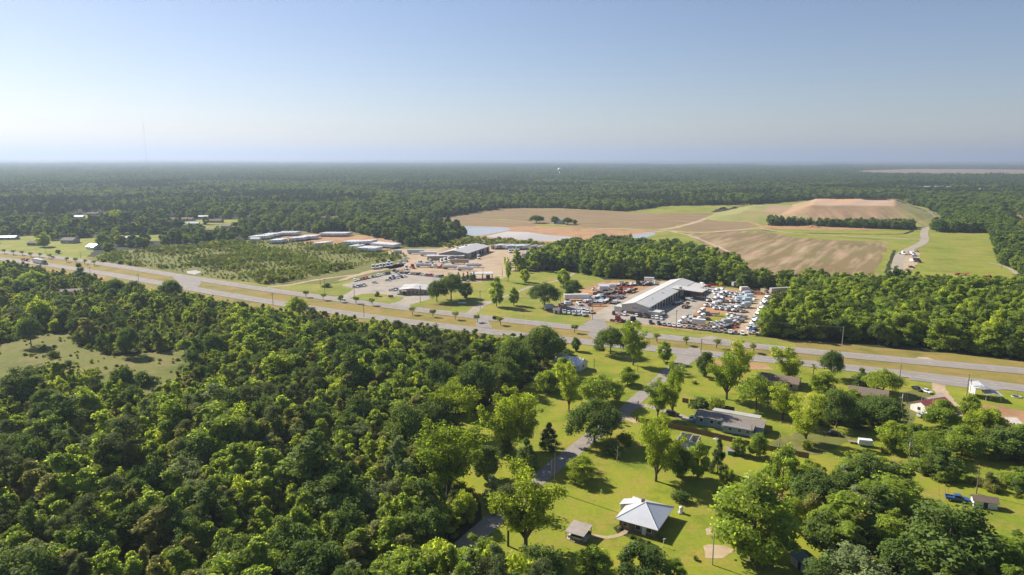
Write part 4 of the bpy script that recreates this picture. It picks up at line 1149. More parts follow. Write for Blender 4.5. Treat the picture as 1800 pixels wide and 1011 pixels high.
slab(ws, 'roof_slope', (WW + .5, -.5, HE), (WW / 2, -.5, HRG), (WW / 2, LL + .5, HRG), (WW + .5, LL + .5, HE), .15, RF_pale)
MB().box(WW / 2 - .25, WW / 2 + .25, -.5, LL + .5, HRG - .04, HRG + .08).build('ridge_cap', RF_pale, ws)
cx0 = WW + .5
can = slab(ws, 'canopy_roof', (cx0 - 7, 59, 6.6), (cx0 + 15, 59, 5.6), (cx0 + 15, 71.5, 5.6), (cx0 - 7, 71.5, 6.6), .3, RF_pale)
for (dx, dy) in ((14.5, 59.5), (14.5, 65), (14.5, 71), (8, 59.5), (8, 71)):
    MB().box(cx0 + dx - .15, cx0 + dx + .15, dy - .15, dy + .15, 0, 5.75).build('canopy_post', M_steel, ws)
MB().box(cx0 + 8, cx0 + 14.6, 62, 62.3, 2.0, 4.5).box(cx0 + 8, cx0 + 14.6, 66, 66.3, 2.0, 4.5).build('storage_rack', M_steel, ws)
slab(ws, 'canopy_roof', (cx0, 72, 5.0), (cx0 + 8.5, 72, 4.4), (cx0 + 8.5, 96, 4.4), (cx0, 96, 5.0), .2, RF_pale)
for dy in (73, 80, 88, 95.5):
    MB().box(cx0 + 8, cx0 + 8.25, dy, dy + .25, 0, 4.5).build('canopy_post', M_steel, ws)
MB().box(WW + .02, WW + 7.0, -1.5, 4.5, -.1, 3.1).build('office_annex', M_cream, ws)
MB().box(WW, WW + 7.2, -1.7, 4.7, 3.1, 3.3).build('annex_roof', RF_pale, ws)
MB().box(-5, -.1, 1.0, 7.5, -.1, 3.2).build('tool_annex', M_cream, ws)
MB().box(-5.2, -.1, .8, 7.7, 3.2, 3.4).build('annex_roof', RF_pale, ws)
sg = MB().box(6.0, 10.6, -.14, -.02, 2.6, 4.9).build('sign_panel', plain('faded_pink_white_sign', (0.72, 0.60, 0.62), .6, .06), ws)
lm = MB()
for z0, hh in ((3.95, .5), (3.3, .42)):
    x = 6.5
    while x < 10.0:
        wl = random.uniform(.22, .4)
        lm.box(x, x + wl, -.17, -.141, z0, z0 + hh); x += wl + .12
lm.build('sign_lettering', plain('faded_purple_lettering', (0.36, 0.16, 0.26), .6, .05), sg)
for x in (2.5, 13.0): door(ws, x, -.08, 1.0, 2.1, -math.pi / 2, M_trim)
for y in (20, 40): MB().cyl((WW * .72, y, 6), (WW * .72, y, 7.0), .35).build('roof_vent', M_grey, ws)
MB().box(WW + .2, WW + 1.6, 60, 61.6, 6.3, 7.6).build('roof_vent', M_grey, ws)

# --- truck terminal
c0 = G3(771, 456)
at_ = R(-27)
tm = thing('truck_terminal', 'wide low freight terminal with pale gable roof and row of dark bay doors', 'warehouse', c0, R(4))
BLOCKS += [(c0.x + t, c0.y + 25, 26) for t in (8, 28, 48)]
WW, LL, HE, HRG = 26.0, 52.0, 5.4, 8.2
sh = 22.0     # the building runs back to the right
def S(x, y, z): return (x + sh * y / LL, y, z)
w = MB()
w.add([S(0, 0, -.1), S(WW, 0, -.1), S(WW, 0, HE), S(WW * .5, 0, HRG - .1), S(0, 0, HE)], [(0, 1, 2, 3, 4)])
w.add([S(WW, LL, -.1), S(0, LL, -.1), S(0, LL, HE), S(WW * .5, LL, HRG - .1), S(WW, LL, HE)], [(0, 1, 2, 3, 4)])
w.add([S(WW, 0, -.1), S(WW, LL, -.1), S(WW, LL, HE), S(WW, 0, HE)], [(0, 1, 2, 3)])
w.add([S(0, LL, -.1), S(0, 0, -.1), S(0, 0, HE), S(0, LL, HE)], [(0, 1, 2, 3)])
w.build('wall', M_tan, tm)
slab(tm, 'roof_slope', S(-.6, -.6, HE - .1), S(WW * .5, -.6, HRG), S(WW * .5, LL + .6, HRG), S(-.6, LL + .6, HE - .1), .15, RF_pale)
slab(tm, 'roof_slope', S(WW + .6, -.6, HE - .1), S(WW * .5, -.6, HRG), S(WW * .5, LL + .6, HRG), S(WW + .6, LL + .6, HE - .1), .15, RF_pale)
for k in range(8):
    y0 = 3 + 6 * k
    MB().add([S(WW + .04, y0, 0), S(WW + .04, y0 + 4, 0), S(WW + .04, y0 + 4, 4.3), S(WW + .04, y0, 4.3), S(WW + .12, y0, 0), S(WW + .12, y0 + 4, 0), S(WW + .12, y0 + 4, 4.3), S(WW + .12, y0, 4.3)],
             [(3, 2, 1, 0), (4, 5, 6, 7), (0, 1, 5, 4), (2, 3, 7, 6), (0, 4, 7, 3), (1, 2, 6, 5)]).build('bay_door', M_dark if k % 3 else M_grey, tm)
MB().box(-10, WW - 3, -5, -.05, -.1, 3.8).build('office_annex', M_tan, tm)
slab(tm, 'annex_roof', (-10.4, -5.4, 3.8), (WW - 2.6, -5.4, 3.8), (WW - 2.6, -.02, 4.6), (-10.4, -.02, 4.6), .15, RF_pale)
for (x, y) in ((16, 14), (24, 34)): MB().box(x, x + 2.2, y, y + 2.2, 7.2, 9.0).build('roof_vent', M_grey, tm)

# --- tan office building
c0 = G3(702, 518.5)
of = thing('office_building', 'low tan office building with sloping roof and brown entrance porch', 'office', c0, R(2))
OL, OW = 20.5, 14.0
BLOCKS.append((c0.x + 10, c0.y + 7, 14))
MB().add([(0, 0, -.1), (OL, 0, -.1), (OL + 2, OW, -.1), (2, OW, -.1), (0, 0, 3.6), (OL, 0, 3.2), (OL + 2, OW, 3.4), (2, OW, 4.4), (OL * .42, 0, 4.4), (OL * .42 + 2, OW, 5.0)],
         [(0, 1, 5, 8, 4), (1, 2, 6, 5), (2, 3, 7, 9, 6), (3, 0, 4, 7)]).build('wall', M_tan, of)
slab(of, 'roof_slope', (-.5, -.5, 3.6), (OL * .42, -.5, 4.5), (OL * .42 + 2, OW + .5, 5.1), (1.5, OW + .5, 4.5), .15, RF_pale)
slab(of, 'roof_slope', (OL + .5, -.5, 3.25), (OL * .42, -.5, 4.5), (OL * .42 + 2, OW + .5, 5.1), (OL + 2.5, OW + .5, 3.45), .15, RF_pale)
slab(of, 'porch_roof', (1.4, -2.6, 3.0), (5.2, -2.6, 3.0), (5.2, -.55, 3.35), (1.4, -.55, 3.35), .15, RF_rust)
for x in (1.6, 5.0): MB().box(x - .12, x + .12, -2.5, -2.26, 0, 2.9).build('porch_post', M_steel, of)
door(of, 3.3, 0, 1.8, 2.2, -math.pi / 2, M_dark)
for x in (6.6, 9.2, 11.8, 14.4, 17.2): window(of, x, 0, 1.7, 1.1, 1.2, -math.pi / 2, M_steel)
o = MB().box(-1.6, 1.6, -.2, .2, .5, 2.0).mesh('sign_board', M_dkbrick)
ob = link('sign_board', o, None, G3(687, 524)); tag(ob, 'small dark sign board standing on the grass island', 'sign')

# --- fuel canopy by the terminal
c0 = G3(848, 491)
fc = thing('fuel_canopy', 'flat roofed fuel canopy on posts with stacked goods beside the hedge', 'canopy', c0, R(5))
MB().box(-8, 8, -3, 7, 4.2, 4.7).build('roof', RF_pale, fc)
for x in (-7.5, 0, 7.5):
    for y in (-2.5, 6.5): MB().box(x - .15, x + .15, y - .15, y + .15, 0, 4.2).build('post', M_steel, fc)
MB().box(-7, -5.6, 0, 4, 0, 3.2).box(3, 6, 3, 6, 0, 2.4).build('pump_housing', M_steel, fc)

# --- white hip roofed house
c0 = G3(1133, 919)
hh = thing('farm_house', 'brick house under a white galvanised hip roof in the sunny lawn', 'house', c0, A0)
BLOCKS.append((c0.x, c0.y, 11))
MB().box(-4.6, 4.6, -5.6, 5.6, -.1, 2.9).build('wall', M_dkbrick, hh)
hip_roof(hh, 9.2, 11.2, 2.75, 5.6, .9, RF_white, 0.0)
slab(hh, 'rear_roof_slope', (-7.3, 1.0, 2.6), (-7.3, 4.4, 2.6), (-3.2, 4.4, 4.0), (-3.2, 1.0, 4.0), .12, RF_white)
MB().box(-6.9, -4.62, 1.3, 4.2, -.1, 2.5).build('rear_annex', M_white, hh)
for x in (-3, 0.2, 3): window(hh, x, -5.6, 1.6, 1.2, 1.2, -math.pi / 2)
door(hh, 1.7, -5.6, 1.0, 2.1, -math.pi / 2, M_trim)
for y in (-3.5, 0, 3.5): window(hh, 4.6, y, 1.6, 1.2, 1.2, 0)
for y in (-4, -1.2): window(hh, -4.6, y, 1.6, 1.2, 1.2, math.pi)
MB().box(-1.2, -.5, .4, 1.1, 4.9, 6.0).build('chimney', M_dkbrick, hh)

# --- carport with car under it
c0 = G3(1017, 944)
cp = thing('carport', 'weathered tin roofed carport at the end of the garden path', 'carport', c0, A0, None, (.78, .78, .85))
slab(cp, 'roof', (-3.2, -3.4, 2.5), (3.2, -3.4, 2.5), (3.2, 3.4, 3.0), (-3.2, 3.4, 3.0), .12, RF_rust)
for x in (-2.9, 2.9):
    for y in (-3.0, 0, 3.0): MB().box(x - .08, x + .08, y - .08, y + .08, -.1, 2.52 + (y + 3) * .06).build('post', M_wood, cp)
MB().box(-2.85, 2.85, 3.02, 3.12, 0, 1.1).build('back_rail', M_wood, cp)
MB().box(-3, 3, -3.2, 3.2, -.05, .1).build('floor_slab', M_block, cp)

# --- blue mobile home
c0 = G3(1282, 752)
bh = thing('mobile_home', 'long blue-grey mobile home with brown-grey roof and side wing', 'house', c0, R(-28))
BLOCKS.append((c0.x, c0.y, 14))
MB().box(-11, 11, -2.4, 4.6, .5, 3.1).build('wall', M_blue, bh)
MB().box(-10.9, 10.9, -2.3, 4.5, -.1, .5).build('skirting', M_grey, bh)
slab(bh, 'roof_slope', (-11.4, -2.9, 3.05), (11.4, -2.9, 3.05), (11.4, 1.1, 4.0), (-11.4, 1.1, 4.0), .12, RF_shingle)
slab(bh, 'roof_slope', (-11.4, 5.1, 3.05), (11.4, 5.1, 3.05), (11.4, 1.1, 4.0), (-11.4, 1.1, 4.0), .12, RF_shingle)
slab(bh, 'wing_roof', (-7, 4.9, 3.35), (9.0, 4.9, 3.35), (9.0, 9.2, 2.9), (-7, 9.2, 2.9), .12, RF_grey)
for x in (-6.6, 1, 8.6): MB().box(x - .1, x + .1, 8.8, 9.0, 0, 2.9).build('post', M_wood, bh)
MB().box(-1.0, 8.2, -5.6, -2.42, .4, 2.9).build('front_wing', M_blue, bh)
slab(bh, 'front_wing_roof', (-1.4, -6.0, 2.75), (8.6, -6.0, 2.75), (8.6, -2.4, 3.35), (-1.4, -2.4, 3.35), .12, RF_shingle)
for x in (-9, -5.5, -3): window(bh, x, -2.4, 1.9, 1.1, 1.1, -math.pi / 2)
for x in (1.2, 4.2, 6.8): window(bh, x, -5.6, 1.8, 1.1, 1.1, -math.pi / 2)
for y in (-1, 2.5): window(bh, 11, y, 1.9, 1.0, 1.1, 0)
door(bh, -1.8, -2.4, .95, 2.0, -math.pi / 2, M_trim, .5)
dk = MB().box(8.3, 11.0, -5.2, -2.45, .55, .7)
for x in (8.4, 10.8): dk.box(x, x + .12, -5.2, -5.08, 0, 1.6)
dk.box(8.3, 11.0, -5.2, -5.12, 1.45, 1.6)
dk.build('deck', M_trim, bh)

# --- roofless ruin
c0 = G3(1210, 783)
ru = thing('ruin', 'roofless concrete block ruin with broken wall tops on the lawn', 'ruin', c0, A0)
def jag(x0, y0, x1, y1, hs, nm='wall', mat=M_block):
    d = Vector((x1 - x0, y1 - y0, 0)); L = d.length; d.normalize(); n = Vector((-d.y, d.x, 0)) * .1
    v, f = [], []
    k = len(hs)
    for i, h in enumerate(hs):
        p = Vector((x0, y0, 0)) + d * (L * i / (k - 1))
        v += [p - n, p + n, p - n + Vector((0, 0, h)), p + n + Vector((0, 0, h))]
        if i:
            a, b = 4 * (i - 1), 4 * i
            f += [(a, b, b + 2, a + 2), (b + 1, a + 1, a + 3, b + 3), (a + 2, b + 2, b + 3, a + 3)]
    f += [(0, 2, 3, 1), (4 * k - 4, 4 * k - 3, 4 * k - 1, 4 * k - 2)]
    link(nm, raw_mesh(nm, v, f, mat), ru)
jag(-3, -2.5, -3, 3, [2.2, 2.6, 2.5, 2.9, 2.8]); jag(-2.9, 3, 3, 3, [2.8, 2.6, 2.9, 2.5, 2.7, 2.9]); jag(3, 2.9, 3, -2.5, [2.9, 2.7, 2.8, 2.3, 2.0])
jag(.6, 2.9, .6, -2.0, [2.7, 2.8, 2.5, 2.6]); jag(-2.9, -2.5, -1.6, -2.5, [2.2, 1.8, 1.1]); jag(.7, -2.4, 2.9, -2.4, [2.5, 2.6, 2.1], 'painted_wall', M_blue)
MB().box(-2.9, 2.9, -2.4, 2.9, -.05, .08).build('floor_slab', M_block, ru)

# --- white gabled house near the highway
c0 = G3(1003, 645)
wg = gable_house('cottage', 'white cottage with crossed galvanised gables at the forest corner', c0, R(-38), 13, 7, 3.0, 5.0, M_white, RF_white)
ce = MB().add([(1, -6.4, -.1), (6, -6.4, -.1), (6, -3.5, -.1), (1, -3.5, -.1), (1, -6.4, 2.9), (6, -6.4, 2.9), (6, -3.5, 2.9), (1, -3.5, 2.9), (3.5, -6.4, 4.3), (3.5, -3.5, 4.3)], [(0, 1, 5, 8, 4), (1, 2, 6, 5), (3, 0, 4, 7)]).build('gable_wing', M_white, wg)
slab(wg, 'wing_roof', (.6, -6.8, 2.7), (3.5, -6.8, 4.4), (3.5, -.8, 4.4), (.6, -3.2, 2.7), .12, RF_white)
slab(wg, 'wing_roof', (6.4, -6.8, 2.7), (3.5, -6.8, 4.4), (3.5, -.8, 4.4), (6.4, -3.2, 2.7), .12, RF_white)
window(wg, 3.5, -6.4, 1.6, 1.2, 1.2, -math.pi / 2)

# --- other houses and sheds: picture base, angle, length, width, wall, ridge
for a in [
    ('house', 'white house with faded red metal roof beside the gravel drive', 1636, 722, R(20), 12, 7, 2.9, 4.6, M_white, RF_red),
    ('house', 'brown roofed house almost hidden under trees by the highway', 1370, 676, A0, 15, 9, 2.8, 4.2, M_tan, RF_brown),
    ('house', 'brown shingled house half hidden behind the broad dark oak', 1525, 702, A0, 13, 9, 2.9, 4.6, M_tan, RF_brown),
    ('house', 'flat tan roofed house in the woods at far left, near the highway', 132, 517, R(20), 20, 9, 2.8, 3.8, M_grey, RF_shingle),
    ('house', 'grey hip-like house standing at the back of the far left meadow', 124, 427, R(-5), 14, 11, 3.6, 6.0, M_grey, RF_shingle),
    ('house', 'pale house with light gable roof beside the meadow trees', 166, 438, R(-30), 13, 9, 3.0, 5.4, M_white, RF_grey),
    ('house', 'dark roofed house behind the meadow shade tree', 66, 431, R(-8), 17, 8, 2.8, 4.4, M_dkbrick, RF_brown),
    ('house', 'grey roofed house cut by the left picture border', 8, 421, R(10), 26, 10, 2.8, 4.2, M_grey, RF_grey),
    ('shed', 'white roofed shed among trees right of the meadow', 228, 421, R(5), 11, 6, 2.6, 3.4, M_grey, RF_white),
    ('house', 'white roofed house in the highest far left clearing', 138, 384, R(5), 16, 9, 3, 4.6, M_white, RF_grey),
    ('house', 'brown roofed house in the highest far left clearing', 165, 378, R(0), 18, 9, 3, 4.6, M_tan, RF_brown),
    ('house', 'long brown roofed house in the far neighbourhood', 318, 388, R(3), 36, 11, 3, 4.8, M_tan, RF_brown),
    ('house', 'white roofed house in front of the long brown house', 340, 396, R(10), 15, 9, 3, 4.6, M_white, RF_white),
    ('house', 'grey house right of the long brown house', 358, 384, R(0), 15, 9, 3, 4.8, M_grey, RF_grey),
    ('house', 'brown brick house among trees, right of the white roof', 380, 391, R(-3), 18, 9, 3, 4.6, M_dkbrick, RF_brown),
    ('house', 'low brown house near the scrub field trees', 372, 408, R(-4), 17, 9, 3, 4.4, M_dkbrick, RF_brown),
    ('house', 'tan house between the trees close to the scrub', 398, 401, R(2), 12, 8, 3, 4.4, M_tan, RF_shingle),
    ('house', 'small pale house in the woods at the far clearing', 575, 386, R(2), 14, 9, 3, 5, M_white, RF_brown),
    ('house', 'white house at the woods border above the scrub', 450, 424, R(0), 10, 7, 3, 4.4, M_white, RF_grey),
    ('shed', 'brown roofed white shed beside the parked dark pickup', 1729, 890, R(-18), 5.4, 2.6, 2.1, 3.0, M_white, RF_brown),
    ('shed', 'dark green roofed shed under trees at the bottom edge', 1418, 1000, R(-75), 6, 4, 2.4, 3.2, M_grey, RF_dkgreen),
    ('shed', 'dark shed shaded by trees beside the power line', 1614, 936, R(70), 5, 3.2, 2.4, 3.2, M_wood, RF_brown),
    ('hut', 'small white guard hut at the front of the dealer lot', 978, 551, R(-8), 3.6, 3.2, 2.5, 3.3, M_white, RF_shingle),
    ('shed', 'white metal shed among the dealer trailers', 1061, 512, R(-5), 6.5, 9, 4.4, 5.0, M_white, RF_white),
    ('shed', 'low teal shed beside the small dark tree on the lawn', 1293, 798, R(-10), 5, 2.6, 1.6, 2.1, plain('teal_boards', (0.06, 0.22, 0.23), .7), RF_rust),
    ('farmhouse', 'white farmhouse between the oaks above the pond', 985, 393, R(0), 12, 9, 4, 7, M_white, RF_grey),
    ('carport', 'tall grey metal carport with white side wall by the highway', 1722, 697, R(72), 7, 5.5, 4.4, 5.2, M_white, RF_grey),
    ('carport', 'low pale carport right of the tall grey carport', 1742, 702, R(72), 5, 5, 2.6, 3.1, M_white, RF_pale),
]:
    nm, lab, px, py, an, L_, W_, hw_, hr_, wl, rf = a
    opn = nm == 'carport'
    o = gable_house(nm, lab, G3(px, py), an, L_, W_, hw_, hr_, wl, rf, .35, nm, nm not in ('shed', 'carport', 'hut'), opn, py < 960)
    if opn:
        for sx in (-1, 1):
            for sy in (-1, 1): MB().box(sx * (L_ / 2 - .2) - .06, sx * (L_ / 2 - .2) + .06, sy * (W_ / 2 - .1) - .06, sy * (W_ / 2 - .1) + .06, 0, hw_).build('post', M_trim, o)
        if L_ > 6: MB().box(-L_ / 2 + .1, L_ / 2 - .1, W_ / 2 - .06, W_ / 2, .3, hw_ - .2).build('side_wall', M_white, o)
    if nm in ('shed', 'hut'): door(o, 0, -W_ / 2, 1.0, min(2.0, hw_ - .3), -math.pi / 2, M_dark)
    if nm == 'hut': window(o, 0, -0 + W_ / 2, 1.5, .8, .8, math.pi / 2); window(o, -L_ / 2, 0, 1.5, .8, .8, math.pi)
# far plant in the woods
c0 = G3(1658, 334)
o = thing('industrial_plant', 'long pale industrial building far away in the pine woods', 'factory', c0, R(3))
BLOCKS.append((c0.x, c0.y, 70)); BLOCKS.append((c0.x - 60, c0.y - 5, 60)); BLOCKS.append((c0.x + 70, c0.y - 40, 60)); BLOCKS.append((c0.x + 20, c0.y - 60, 60)); BLOCKS.append((c0.x + 20, c0.y - 130, 60))
MB().box(-85, 30, 0, 40, -.1, 9).build('wall', M_tan, o)
MB().box(-86, 31, -1, 41, 9, 9.8).build('roof', RF_grey, o)
MB().box(-10, 80, -75, -45, -.1, 6).build('front_hall', M_white, o)
MB().box(-11, 81, -76, -44, 6, 6.6).build('front_roof', RF_white, o)
for k in range(6): MB().box(-80 + 18 * k, -72 + 18 * k, -.15, -.02, 0, 5).build('bay_door', M_dark, o)
sheet('factory_yard', [(c0.x - 95, c0.y - 60), (c0.x + 130, c0.y - 130), (c0.x + 150, c0.y - 40), (c0.x - 60, c0.y + 5)], M_sand, .05)
# water tower
x, y = 3100 * (982 - 900) / 1200, 3100.0
o = thing('water_tower', 'white ball-topped water tower rising over the far forest', 'water tower', (x, y, 0))
n, k = 20, 12
vs_, fs = [], []
for i in range(k + 1):
    t = math.pi * i / k
    for j in range(n): vs_.append((9 * math.sin(t) * math.cos(6.283 * j / n), 9 * math.sin(t) * math.sin(6.283 * j / n), 41 + 7.6 * math.cos(t)))
for i in range(k):
    for j in range(n): fs.append((i * n + j, (i + 1) * n + j, (i + 1) * n + (j + 1) % n, i * n + (j + 1) % n))
M_tank = plain('white_tank_paint', (0.78, 0.78, 0.77), .4, .04, .1)
link('tank', raw_mesh('tank', vs_, fs, M_tank, True), o)
MB().cyl((0, 0, -1), (0, 0, 8), 6, 0, 16, 2.2).cyl((0, 0, 8), (0, 0, 36), 2.2, 0, 16).build('stem', M_tank, o, True)
# masts
def mast(px, d, top_row, label, w):
    x = d * (px - 900) / 1200
    h = CAM_H + (HORIZON - top_row) / 1200 * d
    o = thing('radio_mast', label, 'mast', (x, d, 0), .4)
    b = MB()
    for s in range(3):
        a = s * 2.094
        b.cyl((w * math.cos(a), w * math.sin(a), 0), (w * math.cos(a), w * math.sin(a), h), .3, 0, 5)
    z = 0.0
    while z < h - 6:
        for s in range(3):
            a, c = s * 2.094, (s + 1) * 2.094
            b.cyl((w * math.cos(a), w * math.sin(a), z), (w * math.cos(c), w * math.sin(c), z + 6), .08, 0, 4)
        z += 6
    b.build('lattice', M_grey, o)
    g = MB()
    for s in range(3):
        a = s * 2.094 + .3
        for q in (.35, .68, .97): g.cyl((0, 0, h * q), (h * .55 * math.cos(a), h * .55 * math.sin(a), 0), .05, 0, 4)
    g.build('guy_wires', M_grey, o)
    return h
MAST_H = mast(268, 5000, 218, 'very tall thin radio mast rising above the far left horizon', 1.1)
mast(1618, 6000, 280.5, 'short lattice mast on the far right horizon', 1.6)

# ------------------------------------------------------------------ woodland placing
BIG = {'mid': (8, 12.5), 'bright': (7, 11.5), 'dark': (10, 14.5), 'olive': (7.5, 11), 'grey': (7.5, 11), 'pine': (9, 14)}
BLOCKS.append((*G(178, 497), 16))
# A: the foreground woods at left and below
X, Y = scatter(-420, 60, 95, 620, 4.5)
px, py = PROJ(X, Y)
k = inside(px, py, WOOD_EDGE) & (off_near(X, Y) > 18 + 3 * patch(X, Y, 30) + np.interp(X, [-400, -250, -110, -60, 0], [16, 14, 8, 2, 0])) & keep_free(X, Y) & ~open_mask(X, Y) & (px > -160) & (py < 1230)
# the side road stays free
for p in side_line: k &= (X - p.x) ** 2 + (Y - p.y) ** 2 > 5.0 ** 2
# thinner near the clearing
thin = inside(px, py, [(-160, 470), (190, 530), (420, 600), (420, 700), (250, 780), (-160, 790)])
k &= ~(thin & (rng.random(X.shape) < .30 + .25 * (patch(X, Y, 22, 3) > .1)))
k &= ~((patch(X, Y, 13, 11) > .60) & (rng.random(X.shape) < .8))
X, Y = X[k], Y[k]
# B: woods by the south-east yards
SE = [[(1398, 905), (1425, 868), (1470, 856), (1590, 866), (1600, 890), (1592, 940), (1596, 1000), (1560, 1090), (1440, 1090), (1440, 1000), (1425, 960), (1404, 935)],
      [(1645, 992), (1700, 985), (1780, 1000), (1960, 1030), (1960, 1140), (1650, 1140)]]
BELT = [[(1600, 838), (1660, 850), (1720, 862), (1800, 882), (1960, 910), (1960, 880), (1800, 856), (1700, 840), (1610, 820)],
      [(1545, 805), (1590, 782), (1680, 794), (1760, 815), (1900, 840), (1900, 815), (1780, 792), (1690, 775), (1600, 768), (1560, 775)],
      [(1410, 735), (1450, 715), (1560, 720), (1570, 745), (1480, 758), (1430, 752)], [(1622, 890), (1650, 905), (1690, 930), (1650, 935), (1626, 912)],
      [(1395, 850), (1420, 830), (1500, 822), (1580, 830), (1590, 850), (1470, 850), (1420, 862)]]
Xs, Ys = scatter(40, 330, 95, 260, 5.2)
px, py = PROJ(Xs, Ys)
k = np.zeros(Xs.shape, bool)
for p in SE + BELT: k |= inside(px, py, p)
k &= keep_free(Xs, Ys)
Xs, Ys = Xs[k], Ys[k]
nA = len(X)
X = np.concatenate([X, Xs]); Y = np.concatenate([Y, Ys])
isB = np.arange(len(X)) >= nA
q = rng.random(len(X)) + .28 * patch(X, Y, 38, 5)
look = np.where(q < .30, 0, np.where(q < .52, 1, np.where(q < .68, 2, np.where(q < .86, 3, np.where(q < .93, 4, 5)))))
look = np.where(isB, rng.choice([0, 0, 2, 2, 4, 0, 3], len(X)), look)
lo = np.array([BIG[l][0] for l in LOOKS])[look]; hi = np.array([BIG[l][1] for l in LOOKS])[look]
hgt = (lo + (hi - lo) * rng.random(len(X)) ** 1.2) * np.where(rng.random(len(X)) < .3, rng.uniform(.45, .75, len(X)), 1) * np.clip(.95 + .28 * patch(X, Y, 24, 9), .6, 1.2)
emerg = (rng.random(len(X)) < .05) & (off_near(X, Y) > 60)
hgt *= np.where(emerg, 1.4, 1)
on = off_near(X, Y)
hgt *= np.where(isB, 1.12, np.clip(.56 + on / 150, .56, 1.12))
px, py = PROJ(X, Y)
thin = inside(px, py, [(-160, 470), (190, 530), (420, 600), (420, 700), (250, 780), (-160, 790)]) & ~isB
hgt *= np.where(thin, rng.uniform(.45, .9, len(X)), 1)
belt = np.zeros(len(X), bool)
for p in BELT: belt |= inside(px, py, p)
hgt *= np.where(belt & isB, .52, 1)
wid = hgt * rng.uniform(.62, .92, len(X)) * np.where(look == 5, .62, 1) * np.where(isB, np.where(belt, 1.5, 1.15), 1)
wid *= np.where(emerg, 1.25, 1)
var = rng.integers(0, 99, len(X))
# the ones that show largest are single trees; per kind no more than 300
inview = (px > -60) & (px < 1860) & (py < 1090)
order = np.argsort(np.hypot(X, Y) - 2.5 * hgt + np.where(inview, 0, 1e5))
single = np.zeros(len(X), bool)
cnt = {l: 0 for l in LOOKS}
CAP = {'mid': 190, 'bright': 130, 'dark': 110, 'olive': 90, 'grey': 50, 'pine': 60}
for i in order:
    if not inview[i]: break
    l = LOOKS[look[i]]
    if cnt[l] < CAP[l]:
        cnt[l] += 1; single[i] = True
def area(x, y, b):
    if b: return 'in the tree belts right of the power line' if x > 1590 else 'in the dark wood left of the power line'
    row = 'near the clearing level of' if y < 720 else ('halfway down' if y < 880 else 'at the bottom of')
    return '%s the %s forest' % (row, 'far left' if x < 320 else ('lower left' if x < 620 else 'lawn side'))
for i in np.nonzero(single)[0]:
    l = LOOKS[look[i]]
    P = LOOK[l][var[i] % len(LOOK[l])]
    e = DESC[l] + ' ' + area(px[i], py[i], isB[i])
    plant(NAMEK[l], P, X[i], Y[i], hgt[i], wid[i], e, 'tree', e)
rest = ~single
protos = [proto_object(LOOK[l][i], 'k') for (l, i) in FLAT]
base = {}
for n_, (l, i) in enumerate(FLAT): base[(l, i)] = n_
kinds = np.array([base[(LOOKS[a], b % len(LOOK[LOOKS[a]]))] for a, b in zip(look, var)])
ph_ = np.array([LOOK[l][i].h for l, i in FLAT]); pw_ = np.array([LOOK[l][i].w for l, i in FLAT])
def put(name, objs, X, Y, kinds, h, w, hs, ws, Z=None):
    return gn_scatter(name, objs, X, Y, kinds, w / ws[kinds], h / hs[kinds], rng.uniform(0, 6.28, len(X)), Z)
put('forest', protos, X[rest], Y[rest], kinds[rest], hgt[rest], wid[rest], ph_, pw_)
print('near woods', len(X), 'single', single.sum(), cnt)

# C: undergrowth and scrub
YOUNG = LOOK['shrub'] + [LOOK['mid'][0], LOOK['mid'][3], LOOK['olive'][1], LOOK['bright'][1]]
shp = [proto_object(p, 's') for p in YOUNG]
sh_h = np.array([p.h for p in YOUNG]); sh_w = np.array([p.w for p in YOUNG])
Xa, Ya = scatter(-420, 60, 95, 620, 4.2)
px, py = PROJ(Xa, Ya)
ka = inside(px, py, WOOD_EDGE) & (off_near(Xa, Ya) > 14.5 + np.interp(Xa, [-400, -250, -110, -60, 0], [12, 10, 5, 1, 0])) & (px > -150) & (py < 1200) & ~(open_mask(Xa, Ya) & (rng.random(Xa.shape) < .45 + .45 * (patch(Xa, Ya, 15, 6) < .05)))
for (a, b, r) in BLOCKS: ka &= (Xa - a) ** 2 + (Ya - b) ** 2 > r * r * .6
for p in side_line: ka &= (Xa - p.x) ** 2 + (Ya - p.y) ** 2 > 4.0 ** 2
Xb, Yb = scatter(-420, 60, 420, 900, 4.4)
px, py = PROJ(Xb, Yb)
SCR = [(170, 460), (200, 446), (330, 433), (440, 424), (500, 424), (560, 430), (600, 433), (640, 440), (690, 443), (720, 448), (700, 456), (655, 463), (590, 478), (520, 492), (470, 500), (400, 492), (300, 475)]
kb = inside(px, py, SCR) & (rng.random(Xb.shape) < np.clip(.86 + .5 * patch(Xb, Yb, 26, 1), .3, .98))
kb &= ~inside(px, py, [(322, 484), (330, 472), (354, 472), (360, 484)])
Xc, Yc = scatter(-150, 130, 520, 820, 5)
px, py = PROJ(Xc, Yc)
kc = (inside(px, py, [(800, 421), (850, 419), (930, 426), (1000, 431), (960, 436), (880, 432), (820, 432), (790, 436), (760, 434)]) | inside(px, py, [(1090, 420), (1140, 410), (1165, 414), (1140, 424), (1120, 436), (1090, 432)])) & (rng.random(Xc.shape) < .6)
Xd, Yd = scatter(30, 240, 130, 330, 4.0)
px, py = PROJ(Xd, Yd)
kd = np.zeros(Xd.shape, bool)
for p in SE + BELT: kd |= inside(px, py, p)
kd &= rng.random(Xd.shape) < .6
Xs = np.concatenate([Xa[ka], Xb[kb], Xc[kc], Xd[kd]]); Ys = np.concatenate([Ya[ka], Yb[kb], Yc[kc], Yd[kd]])
